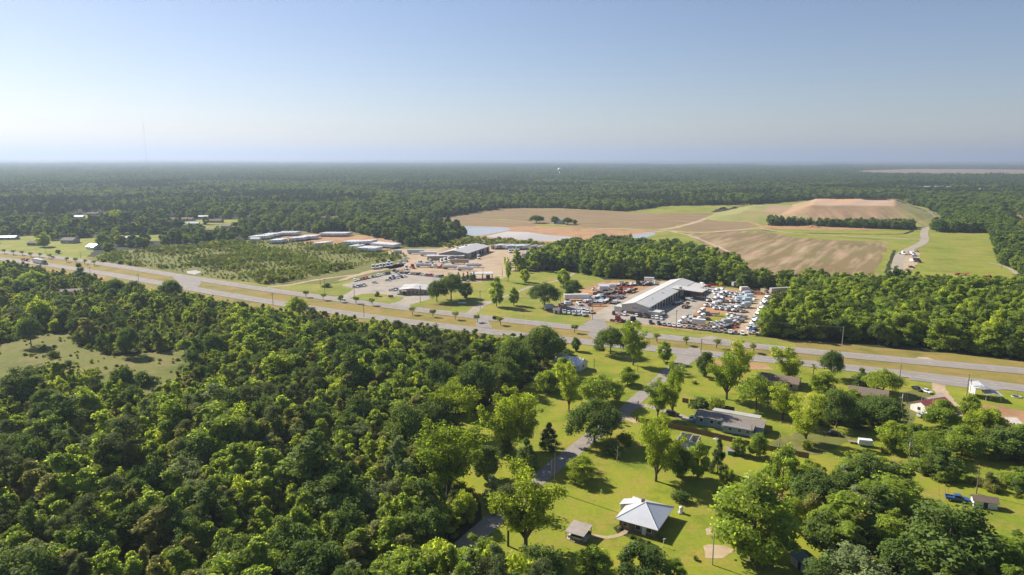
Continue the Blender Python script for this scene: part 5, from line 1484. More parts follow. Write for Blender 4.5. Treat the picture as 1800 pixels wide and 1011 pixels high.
hs_ = np.concatenate([rng.uniform(1.2, 3.4, ka.sum()) * np.where(open_mask(Xa[ka], Ya[ka]), .5, 1), rng.uniform(.8, 1, kb.sum()) * (1.4 + 3.8 * np.clip(patch(Xb[kb], Yb[kb], 26, 1) + .35, .05, 1.1)), rng.uniform(1.5, 5, kc.sum()), rng.uniform(1.5, 3.5, kd.sum())])
kz = rng.choice([0, 0, 1, 2, 0, 3], len(Xs))
sc_ = (np.arange(len(Xs)) >= ka.sum()) & (np.arange(len(Xs)) < ka.sum() + kb.sum()) & (rng.random(len(Xs)) < .62)
kz = np.where(sc_, rng.choice([4, 7, 6, 7, 5], len(Xs)), kz)
hs_ = np.where(sc_, hs_ * 1.25, hs_)
put('undergrowth', shp, Xs, Ys, kz, hs_, hs_ * np.where(sc_, rng.uniform(.55, .85, len(Xs)), rng.uniform(1.0, 1.6, len(Xs))), sh_h, sh_w)

# D: middle-distance woods, real single crowns
mids = [make_proto('round', L_far, 15, 11, 201, 20, 1.0), make_proto('round', L_far, 14, 12, 202, 20, 1.0), make_proto('oak', L_far, 13, 13, 203, 14, 1.0), make_proto('column', L_far, 16, 9, 204, 22, 1.0), make_proto('pine', L_farpine, 19, 8, 205, 16, 1.1), make_proto('round', L_farbright, 14, 11, 206, 20, 1.0), make_proto('round', L_fardark, 14, 11, 207, 20, 1.0)]
mo_ = [proto_object(p, 'm') for p in mids]
mh = np.array([p.h for p in mids]); mw = np.array([p.w for p in mids])
WOODS = [  # separate woods on the far side of the highway (picture outlines of the ground), height
    ([(905, 478), (938, 464), (975, 450), (1062, 436), (1130, 442), (1190, 449), (1262, 464), (1305, 480), (1312, 498), (1390, 500), (1395, 512), (1300, 506), (1245, 497), (1165, 488), (1062, 488), (1040, 480), (1000, 474), (935, 474)], 15, 6.0),
    ([(1330, 590), (1350, 568), (1375, 545), (1398, 520), (1395, 502), (1440, 499), (1560, 508), (1600, 504), (1690, 510), (1830, 520), (1960, 560), (1960, 660), (1800, 634), (1650, 616), (1500, 601), (1400, 594)], 15, 5.6),
    ([(1350, 397), (1356, 388), (1450, 388), (1560, 391), (1604, 396), (1606, 405), (1580, 404), (1480, 400), (1400, 397)], 11, 6.0),
    ([(1642, 408), (1640, 385), (1655, 378), (1740, 384), (1742, 410)], 14, 7.0),
    ([(1742, 380), (1760, 380), (1800, 425), (1840, 470), (1840, 505), (1800, 488), (1764, 464), (1752, 440), (1738, 405)], 14, 6.5),
]
XX, YY, HH, KK = [], [], [], []
for pl, hgt0, sp in WOODS:
    w_ = np.array([G(*p) for p in pl])
    a, b = scatter(w_[:, 0].min(), w_[:, 0].max(), w_[:, 1].min(), w_[:, 1].max(), sp)
    px, py = PROJ(a, b)
    kk_ = inside(px, py, pl) & keep_free(a, b) & (poly_dist(a, b, PLAT) > 66)
    a, b = a[kk_], b[kk_]
    far_edge = np.clip((py[kk_] - 500) / 35, 0, 1) if hgt0 == 15 and pl[0][0] == 1330 else np.where((px[kk_] > 1300) & (hgt0 == 15), .3, 1)
    XX.append(a); YY.append(b); HH.append(hgt0 * rng.uniform(.62, 1.15, len(a)) * (.6 + .4 * far_edge))
    KK.append(rng.choice([0, 1, 2, 3, 5, 6, 6, 0, 3], len(a)))
wX, wY, wH, wK = map(np.concatenate, (XX, YY, HH, KK))
# nearest of them with full foliage, as single trees
o_ = np.argsort(np.hypot(wX, wY))
near = np.zeros(len(wX), bool); near[o_[:150]] = True
inv = (PROJ(wX, wY)[0] < 1850)
near &= inv
for i in np.nonzero(near)[0]:
    l = ['mid', 'mid', 'bright', 'dark'][i % 4]
    P = LOOK[l][i % len(LOOK[l])]
    e = 'in the wood beside the dealer lot and highway'
    plant(NAMEK[l], P, wX[i], wY[i], wH[i], wH[i] * rng.uniform(.62, .8), DESC[l] + ' ' + e, 'tree', DESC[l] + ' ' + e)
detail = ~near & (np.hypot(wX, wY) < 620)
kd_ = rng.choice([base[('mid', 0)], base[('mid', 1)], base[('bright', 0)], base[('dark', 0)], base[('mid', 2)], base[('dark', 0)]], len(wX))
protos2 = [proto_object(LOOK[l][i], 'k') for (l, i) in FLAT]
put('highway_wood', protos2, wX[detail], wY[detail], kd_[detail], wH[detail], wH[detail] * rng.uniform(.6, .8, detail.sum()), ph_, pw_)
fr = ~near & ~detail
put('landfill_wood', mo_, wX[fr], wY[fr], wK[fr], wH[fr], wH[fr] * rng.uniform(.65, .9, fr.sum()), mh, mw)

# E: the great forest to 2.6 km
def wedge(X, Y): return np.abs(np.arctan2(X, Y)) < R(43)
a, b = scatter(-1900, 1900, 430, 2600, 9.0)
r_ = np.hypot(a, b)
k = wedge(a, b) & (r_ < 2600) & (off_far(a, b) > 24) & keep_free(a, b) & (poly_dist(a, b, PLAT) > 92)
a, b = a[k], b[k]
k = ~open_mask(a, b)
px, py = PROJ(a, b)
for pl, _, _ in WOODS: k &= ~inside(px, py, pl)
# looser among the far left houses
nb = inside(px, py, [(-200, 445), (-200, 370), (200, 365), (460, 372), (640, 385), (600, 400), (440, 425), (200, 445)])
k &= ~(nb & (rng.random(len(a)) < .5))
a, b, nb = a[k], b[k], nb[k]
mixp = patch(a, b, 190, 2) + .22 * rng.normal(size=len(a))
kk = np.where(mixp > .42, 4, rng.choice([0, 1, 2, 3, 5, 5, 6, 6], len(a)))
h = np.array([14, 13, 12, 16, 18, 14, 14])[kk] * rng.uniform(.6, 1.12, len(a)) * np.where(nb, .8, 1) * np.clip(.95 + .25 * patch(a, b, 120, 7), .6, 1.2)
put('far_forest', [proto_object(p, 'f') for p in mids], a, b, kk, h, h * rng.uniform(.65, 1.2, len(a)) * np.where(kk == 4, .55, 1), mh, mw)
print('far forest', len(a))

# F: forest to 10 km in stands
def stand(seed, pine):
    rg = np.random.default_rng(seed)
    C, Rd = [], []
    for i in range(60):
        C.append((rg.uniform(-36, 36), rg.uniform(-36, 36), rg.uniform(8, 14))); Rd.append(rg.uniform(3, 5.2))
    V, t = leaves(C, Rd, 14, 2.1, rg, .4, 1.1, .6)
    V[:, 2] = np.maximum(V[:, 2], .5)
    P = Proto(); P.V, P.tint, P.tv, P.tf, P.mat, P.bark = V, t, [], [], (L_farpine if pine else L_fardark), M_bark
    return proto_object(P, 'st')
st = [stand(301, 0), stand(302, 0), stand(303, 1), stand(304, 1)]
a, b = scatter(-7600, 7600, 1700, 10500, 58, .3)
r_ = np.hypot(a, b)
k = wedge(a, b) & (r_ > 2590) & (r_ < 10500)
a, b = a[k], b[k]
k = ~open_mask(a, b)
# fields and cut-overs leave gaps
k &= ~((patch(a, b, 420, 8) > .78))
a, b = a[k], b[k]
kk = np.where(patch(a, b, 350, 4) + .3 * rng.normal(size=len(a)) > .1, rng.integers(2, 4, len(a)), rng.integers(0, 2, len(a)))
s = rng.uniform(.85, 1.15, len(a))
gn_scatter('distant_forest', st, a, b, kk, s, s * rng.uniform(.75, 1.35, len(a)), rng.uniform(0, 6.28, len(a)), hills(a, b))
print('stands', len(a))

# ------------------------------------------------------------------ vehicles
PAINT = {'white': (0.74, 0.74, 0.73), 'silver': (0.42, 0.43, 0.44), 'grey': (0.16, 0.165, 0.17), 'black': (0.018, 0.018, 0.02), 'red': (0.38, 0.028, 0.025), 'blue': (0.035, 0.10, 0.27), 'tan': (0.36, 0.28, 0.19), 'brown': (0.20, 0.10, 0.06), 'green': (0.03, 0.09, 0.05), 'orange': (0.5, 0.14, 0.03), 'lightblue': (0.46, 0.56, 0.62)}
def paint(c): return plain('%s_vehicle_paint' % c, PAINT[c], .28, .05, 1.0, 0, .5)
M_tyre = plain('black_tyre_rubber', (0.02, 0.02, 0.02), .9, .1)
M_rim = plain('grey_wheel_rim', (0.42, 0.42, 0.42), .35, .1, 1, .6)
M_frame = plain('black_chassis', (0.03, 0.03, 0.03), .7, .1)
M_lamp = plain('lamp_glass', (0.7, 0.7, 0.68), .15, .03)
def wheel_mb(b, x, y, r, w, mt, mr):
    b.cyl((x, y - w / 2, r), (x, y + w / 2, r), r, mt, 12)
    s = 1 if y > 0 else -1
    b.cyl((x, y + s * w / 2, r), (x, y + s * (w / 2 + .02), r), r * .58, mr, 10)
# every kind returns a list of (part name, builder function); x forward, y left
def parts_of(kind):
    P = []
    def body(f): P.append(('body', 0, f))
    def glass(f): P.append(('window', 1, f))
    def wheels(xs, yy, r, w):
        for x in xs:
            for s in (-1, 1):
                P.append(('wheel', 2, lambda b, x=x, s=s: wheel_mb(b, x, s * yy, r, w, 0, 1)))
    if kind == 'car':
        body(lambda b: (b.prism([(-2.3, .35), (2.3, .35), (2.35, .65), (1.2, .92), (-1.9, 1.0), (-2.3, .9)], -.88, .88, 0, [0, 0, .1, .06, .06, .1]),
                        b.prism([(.55, 1.4), (.1, 1.46), (-1.0, 1.44), (-1.05, 1.36), (.4, 1.36)], -.62, .62, 0)))
        glass(lambda b: b.prism([(1.15, .93), (.5, 1.38), (-1.1, 1.38), (-1.75, 1.0)], -.8, .8, 0, [.02, .2, .2, .02]))
        wheels((1.45, -1.4), .8, .33, .2)
    elif kind == 'suv':
        body(lambda b: (b.prism([(-2.35, .4), (2.35, .4), (2.35, .85), (1.25, 1.08), (-2.3, 1.1)], -.95, .95, 0, [0, 0, .08, .04, .04]),
                        b.prism([(.6, 1.68), (-2.1, 1.68), (-2.15, 1.75), (.3, 1.76)], -.76, .76, 0)))
        glass(lambda b: b.prism([(1.2, 1.08), (.55, 1.68), (-2.1, 1.68), (-2.3, 1.1)], -.88, .88, 0, [.03, .13, .13, .03]))
        wheels((1.5, -1.45), .86, .38, .24)
    elif kind == 'pickup':
        body(lambda b: (b.prism([(-2.8, .5), (2.8, .5), (2.8, 1.0), (1.4, 1.15), (-.75, 1.15), (-.75, .75), (-2.8, .75)], -.95, .95, 0, [0, 0, .06, .03, .0, 0, 0]),
                        b.box(-2.8, -.75, .83, .95, .75, 1.12), b.box(-2.8, -.75, -.95, -.83, .75, 1.12), b.box(-2.8, -2.7, -.83, .83, .75, 1.12),
                        b.prism([(.8, 1.72), (-.65, 1.72), (-.62, 1.8), (.6, 1.8)], -.74, .74, 0)))
        glass(lambda b: b.prism([(1.4, 1.15), (.75, 1.72), (-.65, 1.72), (-.75, 1.15)], -.9, .9, 0, [.05, .16, .16, .05]))
        wheels((1.75, -1.75), .86, .4, .26)
    elif kind == 'van':
        body(lambda b: b.prism([(-2.8, .4), (2.6, .4), (2.65, .95), (2.1, 1.25), (1.45, 2.1), (1.2, 2.3), (-2.8, 2.3)], -.98, .98, 0, [0, 0, .06, .04, .1, .14, .1]))
        glass(lambda b: b.prism([(2.11, 1.3), (1.5, 2.08), (1.3, 2.08), (1.3, 1.3)], -.97, .97, 0, [.03, .09, .09, .03]))
        wheels((1.75, -1.75), .88, .38, .24)
    elif kind == 'box_truck':
        body(lambda b: (b.prism([(1.4, .6), (3.9, .6), (3.9, 1.5), (3.1, 1.7), (2.6, 2.5), (1.4, 2.5)], -1.05, 1.05, 0, [0, 0, .05, .03, .1, .08]), b.box(-4.2, 1.2, -1.22, 1.22, 1.05, 3.5), b.box(-4.2, 3.0, -.5, .5, .6, .9)))
        glass(lambda b: b.prism([(3.13, 1.72), (2.65, 2.44), (1.6, 2.44), (1.6, 1.72)], -1.06, 1.06, 0, [.04, .1, .1, .04]))
        wheels((2.9, -2.6), .95, .48, .3)
    elif kind == 'tractor':
        body(lambda b: (b.prism([(1.2, .8), (3.6, .8), (3.6, 1.55), (1.9, 1.95), (1.5, 2.9), (1.2, 3.0)], -1.0, 1.0, 0, [.05, .05, .15, .08, .1, .1]), b.box(-.8, 1.2, -1.15, 1.15, .9, 3.05),
                        b.prism([(1.2, 3.05), (.9, 3.5), (-.8, 3.7), (-.8, 3.05)], -1.05, 1.05, 0), b.cyl((-.95, .9, .9), (-.95, .9, 3.9), .09, 0, 8), b.cyl((-.95, -.9, .9), (-.95, -.9, 3.9), .09, 0, 8), b.cyl((.1, 1.0, .7), (1.3, 1.0, .7), .33, 0, 10), b.cyl((.1, -1.0, .7), (1.3, -1.0, .7), .33, 0, 10)))
        glass(lambda b: (b.prism([(1.93, 1.96), (1.53, 2.85), (1.25, 2.85), (1.25, 1.96)], -1.02, 1.02, 0, [.05, .08, .08, .05]),))
        P.append(('chassis', 3, lambda b: b.box(-4.2, 3.5, -.45, .45, .65, .95)))
        wheels((2.8, -2.2, -3.5), 1.0, .5, .34)
    elif kind == 'box_trailer':
        body(lambda b: (b.box(-8, 8, -1.28, 1.28, 1.15, 4.0), b.box(-8.03, -8, -1.2, 1.2, 1.2, 3.95)))
        P.append(('chassis', 3, lambda b: (b.box(-7.6, 7.4, -.5, .5, .85, 1.14), b.box(4.2, 4.4, -.8, -.6, .0, 1.14), b.box(4.2, 4.4, .6, .8, 0, 1.14))))
        wheels((-5.2, -6.5), 1.0, .5, .4)
    elif kind == 'short_trailer':
        body(lambda b: b.box(-3.6, 3.6, -1.22, 1.22, .9, 3.5))
        P.append(('chassis', 3, lambda b: (b.box(-3.6, 4.6, -.4, .4, .62, .88), b.box(3.2, 3.4, -.5, .5, 0, .88))))
        wheels((-1.6, -2.6), 1.0, .42, .3)
    elif kind == 'tank_trailer':
        body(lambda b: (b.cyl((-6.4, 0, 2.25), (6.4, 0, 2.25), 1.15, 0, 18), b.cyl((6.4, 0, 2.25), (6.75, 0, 2.25), 1.15, 0, 18, .7), b.cyl((-6.4, 0, 2.25), (-6.75, 0, 2.25), 1.15, 0, 18, .7), b.box(-5, 5, -.3, .3, 3.3, 3.5), b.box(-1.2, -.6, -.35, .35, 3.35, 3.7), b.box(2, 2.6, -.35, .35, 3.35, 3.7)))
        P.append(('chassis', 3, lambda b: (b.box(-6.3, 6.0, -.6, .6, .9, 1.25), b.box(3.6, 3.8, -.7, .7, 0, 1.2))))
        wheels((-4.2, -5.5), 1.0, .5, .4)
    elif kind == 'flatbed':
        body(lambda b: (b.box(-5.2, 5.2, -1.22, 1.22, 1.1, 1.3), b.box(5.05, 5.2, -1.2, 1.2, 1.3, 2.2), b.box(-4, -2, -1.0, 1.0, 1.3, 1.9)))
        P.append(('chassis', 3, lambda b: (b.box(-5, 5, -.45, .45, .8, 1.1), b.box(3.2, 3.4, -.6, .6, 0, 1.1))))
        wheels((-2.8, -4.0), 1.0, .48, .35)
    elif kind == 'cab_chassis':   # truck with service body
        body(lambda b: (b.prism([(1.0, .6), (3.4, .6), (3.4, 1.4), (2.5, 1.6), (2.0, 2.45), (1.0, 2.45)], -1.02, 1.02, 0, [0, 0, .06, .04, .1, .08]), b.box(-3.2, .8, -1.15, -.65, .95, 1.75), b.box(-3.2, .8, .65, 1.15, .95, 1.75), b.box(-3.2, .8, -.65, .65, .95, 1.15)))
        glass(lambda b: b.prism([(2.53, 1.62), (2.05, 2.4), (1.2, 2.4), (1.2, 1.62)], -1.03, 1.03, 0, [.04, .1, .1, .04]))
        P.append(('chassis', 3, lambda b: b.box(-3.2, 3.0, -.4, .4, .6, .9)))
        wheels((2.4, -1.8), .93, .45, .3)
    return P
SLOT = lambda col: [paint(col), M_glass, M_tyre, M_frame]
_vm, _vp = {}, {}
def vehicle(kind, col, x, y, ang, label, cat, group=None, split=False, name=None, z=0.12):
    name = name or {'car': 'parked_car', 'suv': 'parked_suv', 'pickup': 'pickup_truck', 'van': 'cargo_van', 'box_truck': 'box_truck', 'tractor': 'tractor_unit', 'box_trailer': 'semi_trailer', 'short_trailer': 'cargo_trailer', 'tank_trailer': 'tank_trailer', 'flatbed': 'flatbed_trailer', 'cab_chassis': 'service_truck'}[kind]
    if not split:
        if (kind, col) not in _vm:
            b = MB()
            for nm, slot, f in parts_of(kind):
                t = MB(); f(t)
                mm = [slot + (2 if q and slot == 2 else 0) for q in t.m]
                o = len(b.v); b.v += t.v; b.f += [tuple(i + o for i in q) for q in t.f]; b.m += [4 if q == 4 else q for q in mm]
            _vm[(kind, col)] = b.mesh(name, SLOT(col) + [M_rim])
        o = link(name, _vm[(kind, col)], None, (x, y, z)); o.rotation_euler = (0, 0, ang)
        return tag(o, label, cat, group)
    r = thing(name, label, cat, (x, y, z), ang, group)
    if (kind, col) not in _vp:
        _vp[(kind, col)] = []
        for nm, slot, f in parts_of(kind):
            t = MB(); f(t)
            _vp[(kind, col)].append((nm, t.mesh(nm, [M_tyre, M_rim] if nm == 'wheel' else SLOT(col)[slot])))
            if nm == 'body' and kind in ('car', 'suv', 'pickup'):
                xe = {'car': 2.33, 'suv': 2.36, 'pickup': 2.81}[kind]
                for s in (-1, 1):
                    hb = MB(); hb.box(xe - .06, xe + .02, s * .68 - .16, s * .68 + .16, .68, .84)
                    _vp[(kind, col)].append(('headlight', hb.mesh('headlight', M_lamp)))
    for nm, me in _vp[(kind, col)]: link(nm, me, r)
    return r
def at_px(kind, col, px, py, ang, label, cat, group=None, split=True, z=.12):
    x, y = G(px, py)
    return vehicle(kind, col, x, y, R(ang), label, cat, group, split, None, z)
# single ones that can be told apart
for a in [
    ('tractor', 'red', 1085, 566, -30, 'bright red tractor unit parked at the dealer entrance', 'truck'),
    ('short_trailer', 'white', 1228, 572, -22, 'white box trailer standing at the front of the dealer lot', 'trailer'),
    ('suv', 'black', 873, 562, -30, 'dark car driving on the far carriageway below the big lawn', 'car'),
    ('car', 'red', 93, 453, -31, 'small red car on the far carriageway at far left', 'car'),
    ('suv', 'black', 1182, 731, -25, 'black suv under the driveway pecan', 'car'),
    ('car', 'lightblue', 1217, 738, 62, 'pale car parked nose-on beside the blue mobile home', 'car'),
    ('car', 'white', 1628, 690, -75, 'white car on the grass behind the red roofed house', 'car'),
    ('car', 'black', 1612, 686, -80, 'dark car in tree shade left of the white car', 'car'),
    ('suv', 'grey', 1668, 722, -60, 'grey suv on the gravel beside the red roofed house', 'car'),
    ('car', 'silver', 1622, 733, 20, 'silver car tucked against the white wall of the red roofed house', 'car'),
    ('car', 'black', 1466, 766, -20, 'black car in deep shade behind the bright yard tree', 'car'),
    ('pickup', 'blue', 1682, 881, -22, 'dark blue pickup parked on the grass beside the brown roofed shed', 'pickup'),
    ('car', 'silver', 1016, 949, -26, 'silver car parked under the tin carport', 'car'),
    ('car', 'blue', 175, 497, -15, 'bright blue car by the red clay shoulder at far left', 'car'),
    ('short_trailer', 'white', 1024, 478, -8, 'white box trailer at the woods edge beyond the lawn', 'trailer'),
    ('short_trailer', 'white', 1141, 496, -10, 'white box trailer at the back of the dealer yard', 'trailer'),
]:
    at_px(*a)
at_px('pickup', 'white', 600, 527.5, -30, 'white pickup driving on the far carriageway by the office entrance', 'pickup')
o = at_px('short_trailer', 'white', 1520, 784, -15, 'white box trailer beside the bushes by the yard', 'trailer'); o.scale = (.55, .75, .62)
# truck and trailer on the near carriageway
x, y = G(68, 463.5)
vehicle('box_trailer', 'white', x, y, R(148 + 180), 'white trailer of the truck passing on the near carriageway', 'trailer', None, True, None, .18)
vehicle('tractor', 'grey', x + 10.6 * math.cos(R(-32)), y + 10.6 * math.sin(R(-32)), R(-32), 'dark tractor unit pulling the white trailer on the near carriageway', 'truck', None, True, None, .18)
x, y = G(44, 458.5)
vehicle('flatbed', 'red', x, y, R(-32), 'red flatbed trailer on the near carriageway behind the white trailer', 'trailer', None, True, None, .18)
# tank trucks in the terminal yard
for a in [
    ('tank_trailer', 'white', 745, 470, 0, 'white tank trailer in the middle of the terminal yard', 'trailer'), ('tractor', 'white', 764, 471, 0, 'white tractor unit coupled to the middle tank trailer', 'truck'),
    ('tank_trailer', 'white', 792, 473, -6, 'white tank trailer behind the red tractor unit of the terminal', 'trailer'), ('tractor', 'red', 778, 472, 174, 'red tractor unit heading the long row of tankers', 'truck'),
    ('tank_trailer', 'white', 818, 476, -6, 'white tank trailer nearest the fuel canopy', 'trailer'), ('tank_trailer', 'white', 833, 470, -4, 'white tank trailer behind the canopy-side tanker', 'trailer'),
    ('box_trailer', 'tan', 808, 464, -4, 'tan box trailer behind the row of tankers', 'trailer'),
    ('tractor', 'white', 714, 474, -70, 'white tractor unit facing out beside the red cab', 'truck'), ('tractor', 'red', 725, 472, -60, 'red cab beside the white front-facing tractor unit', 'truck'),
    ('tractor', 'white', 738, 465, -20, 'white tractor unit just behind the middle tanker', 'truck'), ('tractor', 'white', 756, 463, -20, 'white tractor unit by the terminal pole', 'truck'),
    ('tractor', 'white', 841, 455, -80, 'white tractor unit nosed out of the terminal bay', 'truck'),
    ('tractor', 'white', 800, 457, -70, 'white tractor unit at the corner of the terminal wall', 'truck'),
    ('tractor', 'white', 710, 460, 20, 'white tractor unit alone on the terminal grass', 'truck'), ('tractor', 'white', 703, 466, 20, 'white tractor unit between the row and the lone one', 'truck'),
    ('box_trailer', 'lightblue', 731, 446.5, -3, 'pale blue box trailer behind the terminal pole', 'trailer'), ('box_trailer', 'white', 753, 450, -3, 'white box trailer in front of the pale blue one', 'trailer'),
    ('short_trailer', 'white', 700, 446, -10, 'short white trailer at the scrub end of the trailer yard', 'trailer'),
    ('flatbed', 'brown', 700, 477.5, 0, 'dark open container at the parking lot edge', 'trailer'),
]:
    at_px(*a)
for k, (px, py) in enumerate([(656, 473), (663, 472.5), (669, 471), (675, 470.5), (681, 469.5), (688, 468.5), (684, 465)]):
    at_px('tractor', 'white', px, py, -75, 'white tractor unit in the slanting row on the dirt apron', 'truck', 'tractor units on the dirt apron')
for k, (px, py) in enumerate([(776, 462), (782, 460.5), (789, 458.5)]):
    at_px('tractor', 'white', px, py, -60, 'white tractor unit in the trio before the terminal annex', 'truck', 'tractor units before the terminal annex')
for k, px in enumerate((896, 901, 906, 911)):
    at_px('tractor', 'white', px, 444.5, -80, 'white tractor unit in the short row behind the terminal yard', 'truck', 'tractor units behind the terminal yard', False)
def trow(a, b, n, ang, kind, col, label, group, jitter=.5, cat='trailer'):
    A, B = Vector(G(*a)), Vector(G(*b))
    n = max(2, min(n, int((B - A).length / 3.05) + 1))
    for k in range(n):
        p = A.lerp(B, k / max(1, n - 1))
        c = col if isinstance(col, str) else col[k % len(col)]
        vehicle(kind, c, p.x + random.uniform(-.2, .2), p.y + random.uniform(-jitter, jitter), R(ang + random.uniform(-1.5, 1.5)), (c + ' ' + label), cat, c + ' ' + group, False)
for a, b, n in [((446, 421), (474, 419.5), 9), ((468, 417), (490, 416), 7), ((494, 414), (522, 413.5), 9), ((516, 424), (537, 422.5), 7), ((533, 421), (556, 420), 8), ((482, 427.5), (498, 427), 5)]:
    trow(a, b, n, 80, 'box_trailer', 'white', 'semi trailer in the tight rows left of the orange yard', 'trailers left of the orange yard')
for a, b, n in [((560, 433), (576, 432), 4), ((569, 415), (612, 415), 12), ((612, 430), (629, 430), 6), ((622, 438), (632, 438), 3), ((636, 430), (655, 429), 7), ((637, 441), (664, 442), 8), ((660, 433), (697, 436), 12)]:
    trow(a, b, n, 70, 'box_trailer', 'white', 'semi trailer in the rows around the orange yard', 'trailers around the orange yard')
trow((872, 437), (890, 437), 5, 60, 'box_trailer', ['tan', 'white', 'tan', 'silver', 'white'], 'semi trailer behind the terminal towards the pond', 'trailers behind the terminal')
trow((897, 437.5), (925, 438), 8, 60, 'box_trailer', ['white', 'silver', 'silver'], 'semi trailer behind the terminal towards the pond', 'trailers behind the terminal')
trow((938, 438.5), (957, 439.5), 4, 65, 'box_trailer', ['silver', 'brown'], 'semi trailer at the pond end of the yard', 'trailers at the pond end')
for px, py, c in [(908, 470, 'white'), (915, 467, 'silver'), (923, 460, 'white'), (932, 453, 'silver'), (938, 449, 'white')]:
    at_px('box_trailer', c, px, py, 8, c + ' semi trailer parked along the edge of the woods in the terminal yard', 'trailer', c + ' trailers along the woods', False)

# office parking
COLS = ['white', 'black', 'silver', 'grey', 'white', 'blue', 'red', 'white', 'black', 'tan']
def crow(a, b, n, ang, seq, label, group, kinds=('car', 'suv', 'pickup', 'car'), jitter=.3, split=False):
    A, B = Vector(G(*a)), Vector(G(*b))
    n = max(2, min(n, int((B - A).length / (3.1 if 'flatbed' in kinds or 'tractor' in kinds else 2.5)) + 1))
    for k in range(n):
        p = A.lerp(B, k / max(1, n - 1))
        c, kd = seq[k % len(seq)], kinds[(k * 7 + n) % len(kinds)]
        w_ = {'car': 'car', 'suv': 'suv', 'pickup': 'pickup', 'van': 'van', 'cab_chassis': 'service truck', 'tractor': 'tractor unit', 'box_truck': 'box truck', 'flatbed': 'flatbed trailer'}[kd]
        vehicle(kd, c, p.x + random.uniform(-.2, .2), p.y + random.uniform(-jitter, jitter), R(ang + random.uniform(-4, 4)), '%s %s %s' % (c, w_, label), w_ if w_ != 'suv' else 'car', '%s %s %s' % (c, w_, group), split)
crow((624, 494.5), (684, 481.5), 13, -70, ['white', 'white', 'grey', 'red', 'red', 'white', 'black', 'silver', 'white', 'white', 'silver', 'black', 'black'], 'in the upper left row of the office parking lot', 'in the upper left parking row', split=True)
crow((698, 480), (776, 487.5), 18, -110, ['grey', 'silver', 'black', 'grey', 'black', 'white', 'brown', 'tan', 'black', 'silver', 'white', 'grey', 'red', 'red', 'white', 'silver', 'black', 'white'], 'in the long back row of the office parking lot', 'in the long back parking row', split=True)
crow((686, 491.5), (712, 487), 5, -70, ['black', 'blue', 'silver', 'black', 'white'], 'in the middle row of the office parking lot', 'in the middle parking row', split=True)
crow((692, 488), (702, 486), 2, -70, ['blue', 'silver'], 'behind the middle row of the office parking lot', 'behind the middle row', split=True)
at_px('car', 'white', 682, 494, -10, 'white car parked alone left of the middle parking row', 'car')
at_px('car', 'white', 659, 498, -10, 'white car alone in the open middle of the parking lot', 'car')
crow((625, 506), (640, 502.5), 4, -20, ['white', 'blue', 'white', 'silver'], 'in the small group by the lot entrance', 'by the lot entrance', split=True)
at_px('pickup', 'white', 690, 511.5, -5, 'white pickup outside the office wall', 'pickup')
at_px('suv', 'silver', 697, 510, -5, 'silver suv right behind the office-side pickup', 'car')
at_px('pickup', 'white', 700, 517, -85, 'white pickup nosed out by the office porch', 'pickup')

# dealer: front row, left lot, crowded right lot
crow((1143, 568.5), (1158, 570), 2, -100, ['black', 'black'], 'at the left end of the dealer front row', 'front row end', ('pickup',), split=True)
crow((1168, 572), (1246, 581), 10, -105, ['grey', 'silver', 'white', 'white', 'silver', 'grey', 'grey', 'silver', 'grey', 'grey'], 'in the dealer front row facing the highway', 'in the dealer front row', ('pickup', 'suv', 'car', 'pickup'), split=True)
crow((1254, 582.5), (1304, 588), 7, -105, ['grey', 'grey', 'grey', 'white', 'blue', 'white', 'silver'], 'in the right half of the dealer front row', 'in the right front row', ('pickup', 'car', 'suv'), split=True)
crow((1118, 556), (1162, 562), 7, -100, ['white', 'black', 'brown', 'black', 'silver', 'white', 'white'], 'before the brick base of the workshop front', 'before the workshop front', ('suv', 'car'), split=True)
crow((1078, 552.5), (1098, 554.5), 3, -100, ['black', 'silver', 'white'], 'beside the tool annex of the workshop', 'beside the tool annex', ('car', 'suv'), split=True)
